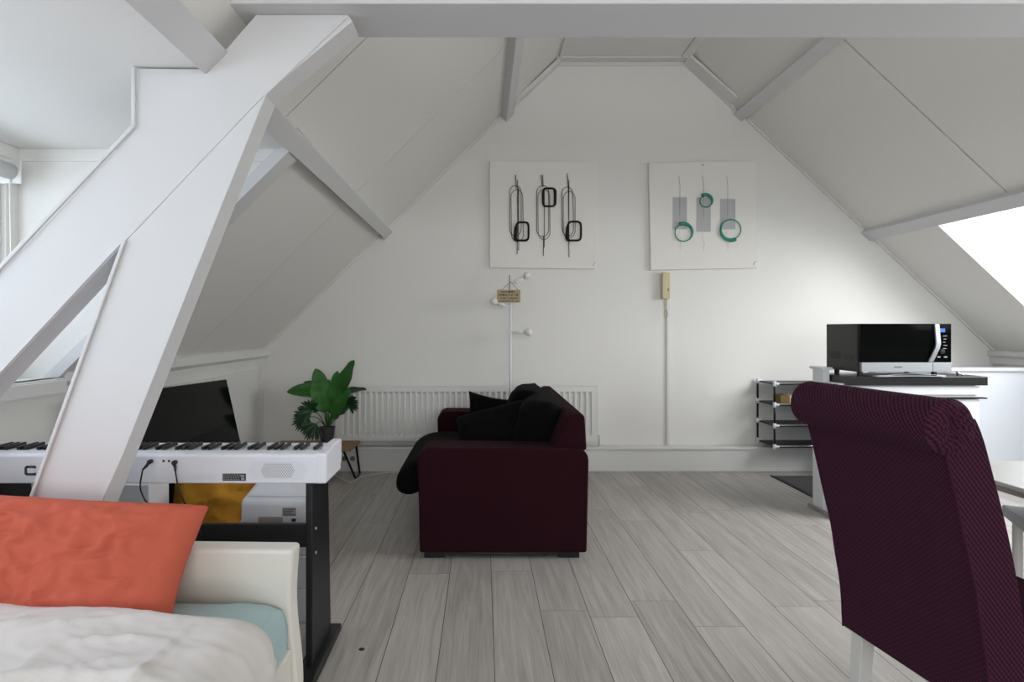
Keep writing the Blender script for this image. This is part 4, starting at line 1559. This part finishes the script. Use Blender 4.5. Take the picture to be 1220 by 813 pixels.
# padded headboard with a slightly wavy outer edge
hp = []
for k in range(13):
    f = k / 12
    hp.append((BX1 + 0.006 * math.sin(f * 7) - (0.004 if k in (0,) else 0) + 0.012 * (1 - f) ** 2, 0.10 + (HBT - 0.10) * f))
pts = hp + [(BX0, HBT + 0.014), (BX0, 0.10)]
prismY(bm, pts, 1.652, 1.725)
finish('headboard', bm, 'leather', bed, bevel=0.012, seg=4, angle=50)
finish('side_rail', bx((-0.575, -0.5, 0.08), (-0.535, 1.65, 0.30)), 'leather', bed, bevel=0.008)
finish('side_rail', bx((BX0, -0.5, 0.08), (BX0 + 0.04, 1.65, 0.30)), 'leather', bed, bevel=0.008)
finish('foot_rail', bx((BX0, -0.54, 0.08), (-0.535, -0.5, 0.30)), 'leather', bed, bevel=0.008)
finish('slat_base', bx((BX0 + 0.04, -0.5, 0.18), (-0.575, 1.65, 0.215)), 'wood', bed)
for x in (BX0 + 0.05, -0.585):
    for y in (-0.45, 1.60):
        finish('leg', bx((x - 0.025, y - 0.025, 0), (x + 0.025, y + 0.025, 0.18)), 'black_wood', bed, bevel=0.003)
for x in (BX0 + 0.06, BX1 - 0.06):
    finish('headboard_leg', bx((x - 0.03, 1.67, 0), (x + 0.03, 1.71, 0.11)), 'black_wood', bed)
# mattress + sheet
mtz = 0.447
bm = new()


def sheet(u, v):
    # u across: 0..1 along profile from left bottom over top to right bottom ; v depth
    prof_ = [(-1.752, 0.22), (-1.755, 0.38), (-1.73, 0.437), (-1.66, mtz), (-0.70, mtz), (-0.60, mtz - 0.003), (-0.562, mtz - 0.018), (-0.545, mtz - 0.06), (-0.545, 0.33), (-0.552, 0.22)]
    s = u * (len(prof_) - 1)
    i = min(int(s), len(prof_) - 2)
    f = s - i
    x = prof_[i][0] * (1 - f) + prof_[i + 1][0] * f
    z = prof_[i][1] * (1 - f) + prof_[i + 1][1] * f
    y = -0.48 + 2.125 * v
    q = math.sin(x * 14 + y * 5)
    w = 0.006 * max(0, 1 - abs(math.sin((x * 0.7 + (1.65 - y)) * 22 + noise.noise(Vector((x * 3, y * 3, 0))) * 3))) * (1 if y > 1.2 else 0.3)
    tt = max(0, (v - 0.96) / 0.04)
    z -= 0.02 * tt * tt
    return Vector((x + (0.006 * noise.noise(Vector((y * 9, z * 14, 1))) if u > 0.75 else 0), y, z + w))


grid(bm, 54, 90, sheet)
o = finish('fitted_sheet', bm, 'teal', None, smooth=True)
md = o.modifiers.new('s', 'SOLIDIFY')
md.thickness = 0.012
md.offset = -1
mtr = thing('mattress', 'mattress with a pale teal fitted sheet on the bed', 'mattress', (-1.15, 0.6, 0.216))
finish('core', bx((-1.735, -0.46, 0.217), (-0.567, 1.63, 0.425)), 'duvet', mtr, bevel=0.02)
o.parent = mtr
o.matrix_parent_inverse = mtr.matrix_world.inverted()

# duvet: closed puffy sheet draped over the right side
bm = new()
NU, NV = 110, 110


def duvet(u, v):
    # v: 0 at far hem, 1 towards the camera
    hem = 1.425
    y = hem - 1.75 * v
    L = 1.26 + 0.30
    s = u * L
    if s < 1.20:
        x = -1.78 + s
        base = 0.548
        d = 0
    else:
        x = None
    # profile with rounded shoulder at x ~ -0.58
    if s < 1.14:
        x = -1.752 + s
        z = 0.565 - 0.05 * max(0, (s - 0.5) / 0.64) ** 1.5
    else:
        r = 0.115
        a = min(math.pi / 2, (s - 1.14) / r)
        x = -0.612 + r * math.sin(a)
        z = 0.515 - r * (1 - math.cos(a))
        if s - 1.14 > r * math.pi / 2:
            z -= (s - 1.14 - r * math.pi / 2)
            x += 0.006
    # puff at the hem
    h = min(1, v * 1.75 / 0.07)
    rn = math.sqrt(max(0, 1 - (1 - h) ** 2))
    sw = min(1.0, max(0.0, (s - 1.10) / 0.2))
    sw = sw * sw * (3 - 2 * sw)
    z -= 0.055 * (1 - rn) * (1 - sw)
    x -= 0.012 * (1 - rn) * sw
    # folds
    q = Vector((x * 1.0, y * 1.0, z))
    n1 = noise.noise(Vector((x * 2.2 + 3, y * 4.6, 0)))
    n2 = noise.noise(Vector((x * 4.1 - y * 3.0, y * 9.0 + x * 2.0, 4)))
    n3 = noise.noise(Vector((x * 9 + 2 * n1, y * 19.0 + x * 5, 8)))
    wx = x + 0.12 * n1
    wy = y - 0.22 * x + 0.10 * noise.noise(Vector((x * 1.7, y * 1.7, 11)))
    r1 = (1 - abs(noise.noise(Vector((wx * 1.5, wy * 3.6 + wx * 0.8, 4))))) ** 4
    r2 = (1 - abs(noise.noise(Vector((wx * 4.5 + 5, wy * 8.5 - wx * 2, 9))))) ** 4
    r3 = (1 - abs(noise.noise(Vector((wx * 11, wy * 24 + x * 9, 2))))) ** 5
    amp = min(1, 0.12 + 0.9 * min(1, v * 1.75 / 0.16)) * (1 if s < 1.1 else 0.6)
    dz = (0.014 * n1 + 0.030 * (r1 ** 1.6 - 0.3) + 0.012 * (r2 ** 1.5 - 0.3) + 0.005 * r3) * amp
    z += dz * (1 - sw)
    x += dz * 0.8 * sw
    # hem wanders a little
    y += 0.02 * noise.noise(Vector((x * 3.1, 0.3, 2))) * (1 - v)
    return Vector((x, y, z))


grid(bm, 170, 190, duvet)
o = finish('duvet', bm, 'duvet', smooth=True)
md = o.modifiers.new('s', 'SOLIDIFY')
md.thickness = 0.035
md.offset = -1
tag(o, 'crumpled white duvet spread over the bed and hanging down its side', 'duvet')

# orange pillow leaning on the headboard
mt = frame_mtx((-1.16, 1.525, 0.577), (1, 0.05, -0.075), (0.0, 0.20, 0.30))
o = finish('pillow', pillow_bm(0.78, 0.37, 0.20, mt, 2, wr=0.016, n=90, corner=0.06, freq=7, fold=0.010), 'orange', smooth=True)
tag(o, 'large orange pillow leaning against the cream headboard', 'pillow')

# ---------------- dining table at the right edge
dt = thing('dining_table', 'white-topped dining table at the right edge beside the purple chair', 'table', (2.0, 1.3, 0))
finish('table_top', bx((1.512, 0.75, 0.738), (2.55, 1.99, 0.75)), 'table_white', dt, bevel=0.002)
finish('edge_band', bx((1.514, 0.752, 0.722), (2.548, 1.988, 0.738)), 'edge_grey', dt)
for x in (1.98, 2.50):
    for y in (0.80, 1.72):
        finish('leg', bx((x - 0.03, y - 0.03, 0), (x + 0.03, y + 0.03, 0.722)), 'shelf_grey', dt, bevel=0.003)
finish('apron', bx((1.98, 1.74, 0.655), (2.50, 1.76, 0.722)), 'shelf_grey', dt)
bn = thing('stool', 'grey topped stool pushed under the corner of the dining table', 'stool', (1.8, 1.6, 0))
A0 = Vector((1.705, 1.93, 0))
ea, eb = Vector((-0.43, -0.903, 0)), Vector((0.903, -0.43, 0))
q4 = [A0, A0 + ea * 0.24, A0 + ea * 0.24 + eb * 0.38, A0 + eb * 0.38]
finish('seat', prism(new(), [v + Vector((0, 0, 0.585)) for v in q4], (0, 0, 0.035)), 'shelf_grey', bn, bevel=0.004)
cq = A0 + ea * 0.12 + eb * 0.19
for v in q4:
    w_ = cq + (v - cq) * 0.82
    finish('leg', tube(new(), [w_ + Vector((0, 0, 0.585)), w_], 0.014, 10), 'leg_white', bn, smooth=True)

# ---------------- purple dining chair
ch = thing('dining_chair', 'plum ribbed dining chair with a rolled top in the right foreground', 'chair', (1.2, 1.45, 0))
Nn = Vector((1.035, 1.27, 0)) - Vector((0.975, 1.665, 0))
wdir = Nn.normalized()                       # towards the camera side
fdir = Vector((-wdir.y, wdir.x, 0))
if fdir.x < 0:
    fdir = -fdir
CW = 0.43
o0 = Vector((0.925, 1.69, 0))                # far top edge of the back, reference u = 0


def ch_pt(u, v, z):
    return o0 + fdir * u + wdir * v + Vector((0, 0, z))


back = [(0.124, 0.335), (0.117, 0.45), (0.100, 0.55), (0.085, 0.64), (0.062, 0.73), (0.040, 0.82), (0.022, 0.89), (0.012, 0.935)]
front = [(0.218, 0.375), (0.212, 0.50), (0.198, 0.60), (0.178, 0.70), (0.152, 0.80), (0.125, 0.89), (0.105, 0.955), (0.085, 1.0)]
RC = (0.018, 0.985)
RR = 0.062
roll = []
for k in range(19):
    a = math.radians(-75 - 0 - k * (345 - 75) / 18.0)   # sweep under -> back -> over the top
    roll.append((RC[0] + RR * math.cos(a) * 1.0, RC[1] + RR * math.sin(a)))
prof = back + [p for p in roll if not (p[0] > 0.045 and p[1] < 0.985)] + list(reversed(front))
# resample and build the upholstery skin with UVs
pv = [Vector((u, 0, z)) for u, z in prof]
sk = smooth_path(pv, 3)
acc = [0.0]
for a_, b_ in zip(sk, sk[1:]):
    acc.append(acc[-1] + (b_ - a_).length)
bm = new()
uvl = bm.loops.layers.uv.new('UVMap')
NVc = 12
vv = [i / NVc for i in range(NVc + 1)]
R_ = []
for i, p in enumerate(sk):
    row = []
    for f in vv:
        e = 2 * f - 1
        bulge = 0
        pinch = 0.010 * (abs(e) ** 8)
        # pull rim towards the middle of the thickness for soft edges
        row.append(bm.verts.new(ch_pt(p.x, CW * f, p.z)))
    R_.append(row)
for i in range(len(sk) - 1):
    for j in range(NVc):
        f = bm.faces.new([R_[i][j], R_[i + 1][j], R_[i + 1][j + 1], R_[i][j + 1]])
        for lp, (s_, t_) in zip(f.loops, ((acc[i], vv[j]), (acc[i + 1], vv[j]), (acc[i + 1], vv[j + 1]), (acc[i], vv[j + 1]))):
            lp[uvl].uv = (t_ * CW, s_)
# bottom closing face
for j in range(NVc):
    bm.faces.new([R_[0][j], R_[0][j + 1], R_[-1][j + 1], R_[-1][j]])
# side faces
for j in (0, NVc):
    f = bm.faces.new([R_[i][j] for i in range(len(sk))])
    for lp in f.loops:
        co = lp.vert.co - o0
        lp[uvl].uv = (co.dot(fdir), co.z)
cb_ = finish('backrest', bm, 'chair', ch, smooth=True)
for p in cb_.data.polygons:
    p.use_smooth = True
md = cb_.modifiers.new('b', 'BEVEL')
md.width = 0.012
md.segments = 4
md.limit_method = 'ANGLE'
md.angle_limit = math.radians(60)
md2 = cb_.modifiers.new('wn', 'WEIGHTED_NORMAL')

# gathered end caps of the roll and piping seams
for v_ in (0.0, CW):
    bm = new()
    uvl = bm.loops.layers.uv.new('UVMap')
    sgn = -1 if v_ == 0 else 1
    n_a, n_r = 40, 6
    c0 = bm.verts.new(ch_pt(RC[0], v_ + sgn * 0.004, RC[1]))
    prev = None
    for r_i in range(1, n_r + 1):
        fr = r_i / n_r
        ring = []
        for k in range(n_a):
            a = 2 * math.pi * k / n_a
            pl = 0.0035 * math.sin(k * 2 * math.pi / n_a * 9) * math.sin(math.pi * fr)
            off_ = 0.004 + 0.012 * math.sin(math.pi * fr * 0.75) * (1 - fr * 0.25) + pl - 0.012 * (fr > 0.99)
            ring.append(bm.verts.new(ch_pt(RC[0] + RR * 0.98 * fr * math.cos(a), v_ + sgn * off_, RC[1] + RR * 0.98 * fr * math.sin(a))))
        if prev is None:
            for k in range(n_a):
                bm.faces.new([c0, ring[k], ring[(k + 1) % n_a]])
        else:
            for k in range(n_a):
                bm.faces.new([prev[k], ring[k], ring[(k + 1) % n_a], prev[(k + 1) % n_a]])
        prev = ring
    for f in bm.faces:
        for lp in f.loops:
            co = lp.vert.co - o0
            lp[uvl].uv = (co.dot(fdir), co.z)
    finish('roll_end', bm, 'chair', ch, smooth=True)
    bm = new()
    tube(bm, [ch_pt(u, v_ - sgn * 0.002, z) for u, z in [(p.x - 0.001, p.z) for p in sk[:24]]], 0.003, 6)
    finish('piping', bm, 'chair', ch, smooth=True)
# seat
sb = [(0.13, 0.35), (0.66, 0.37), (0.665, 0.47), (0.19, 0.465)]
bm = new()
prism(bm, [ch_pt(u, 0.0 + 0.005, z) for u, z in sb], wdir * (CW - 0.01))
finish('seat', bm, 'chair', ch, bevel=0.025, seg=4)
# legs
for (u, v_, back_) in ((0.155, 0.04, 1), (0.155, CW - 0.04, 1), (0.62, 0.04, 0), (0.62, CW - 0.04, 0)):
    bm = new()
    secs = []
    for k in range(7):
        f = k / 6
        z = 0.375 * (1 - f)
        uu = u - (0.05 * f * f if back_ else 0)
        hw = 0.021 - 0.005 * f
        secs.append([bm.verts.new(ch_pt(uu + du * hw, v_ + dv * hw, z)) for du, dv in ((-1, -1), (1, -1), (1, 1), (-1, 1))])
    for A_, B_ in zip(secs, secs[1:]):
        for k in range(4):
            bm.faces.new([A_[k], A_[(k + 1) % 4], B_[(k + 1) % 4], B_[k]])
    bm.faces.new(secs[0])
    bm.faces.new(secs[-1])
    finish('leg', bm, 'leg_white', ch, bevel=0.002)

# ---------------- roller blind on the dormer window
bl = thing('roller_blind', 'rolled-up pale blind with a hanging chain at the left dormer window', 'blind', (-1.98, 2.4, 1.85))
bm = tube(new(), [(-1.975, 0.95, 1.855), (-1.975, 2.455, 1.855)], 0.033, 20)
finish('roll', bm, 'blind', bl, smooth=True)
bm = bx((-2.02, 2.455, 1.805), (-1.93, 2.463, 1.905))
finish('bracket', bm, 'trimw', bl, bevel=0.003)
bm = lathe(new(), [(0, 0), (0.036, 0), (0.034, 0.006), (0, 0.007)], (0, 0, 0), 24, Matrix.Translation((-1.975, 2.463, 1.855)) @ Matrix.Rotation(math.radians(-90), 4, 'X'))
finish('end_disc', bm, 'trimw', bl)
bm = tube(new(), [(-1.972, 2.45, 1.83), (-1.968, 2.45, 1.6), (-1.962, 2.45, 1.3), (-1.955, 2.45, 1.10)], 0.0035, 6)
finish('chain', bm, 'cable_white', bl)

# small knot ring on the floor
bm = new()
p_ = P(431.5, 774, 2.19)
lathe(bm, [(0.004, 0.0), (0.011, 0.0), (0.009, 0.002), (0.006, 0.003)], (-0.451, 2.193, 0.0), 16)
tag(finish('dark_disc', bm, 'knot', smooth=True), 'tiny dark round cap on the floor right of the piano stand', 'cap')
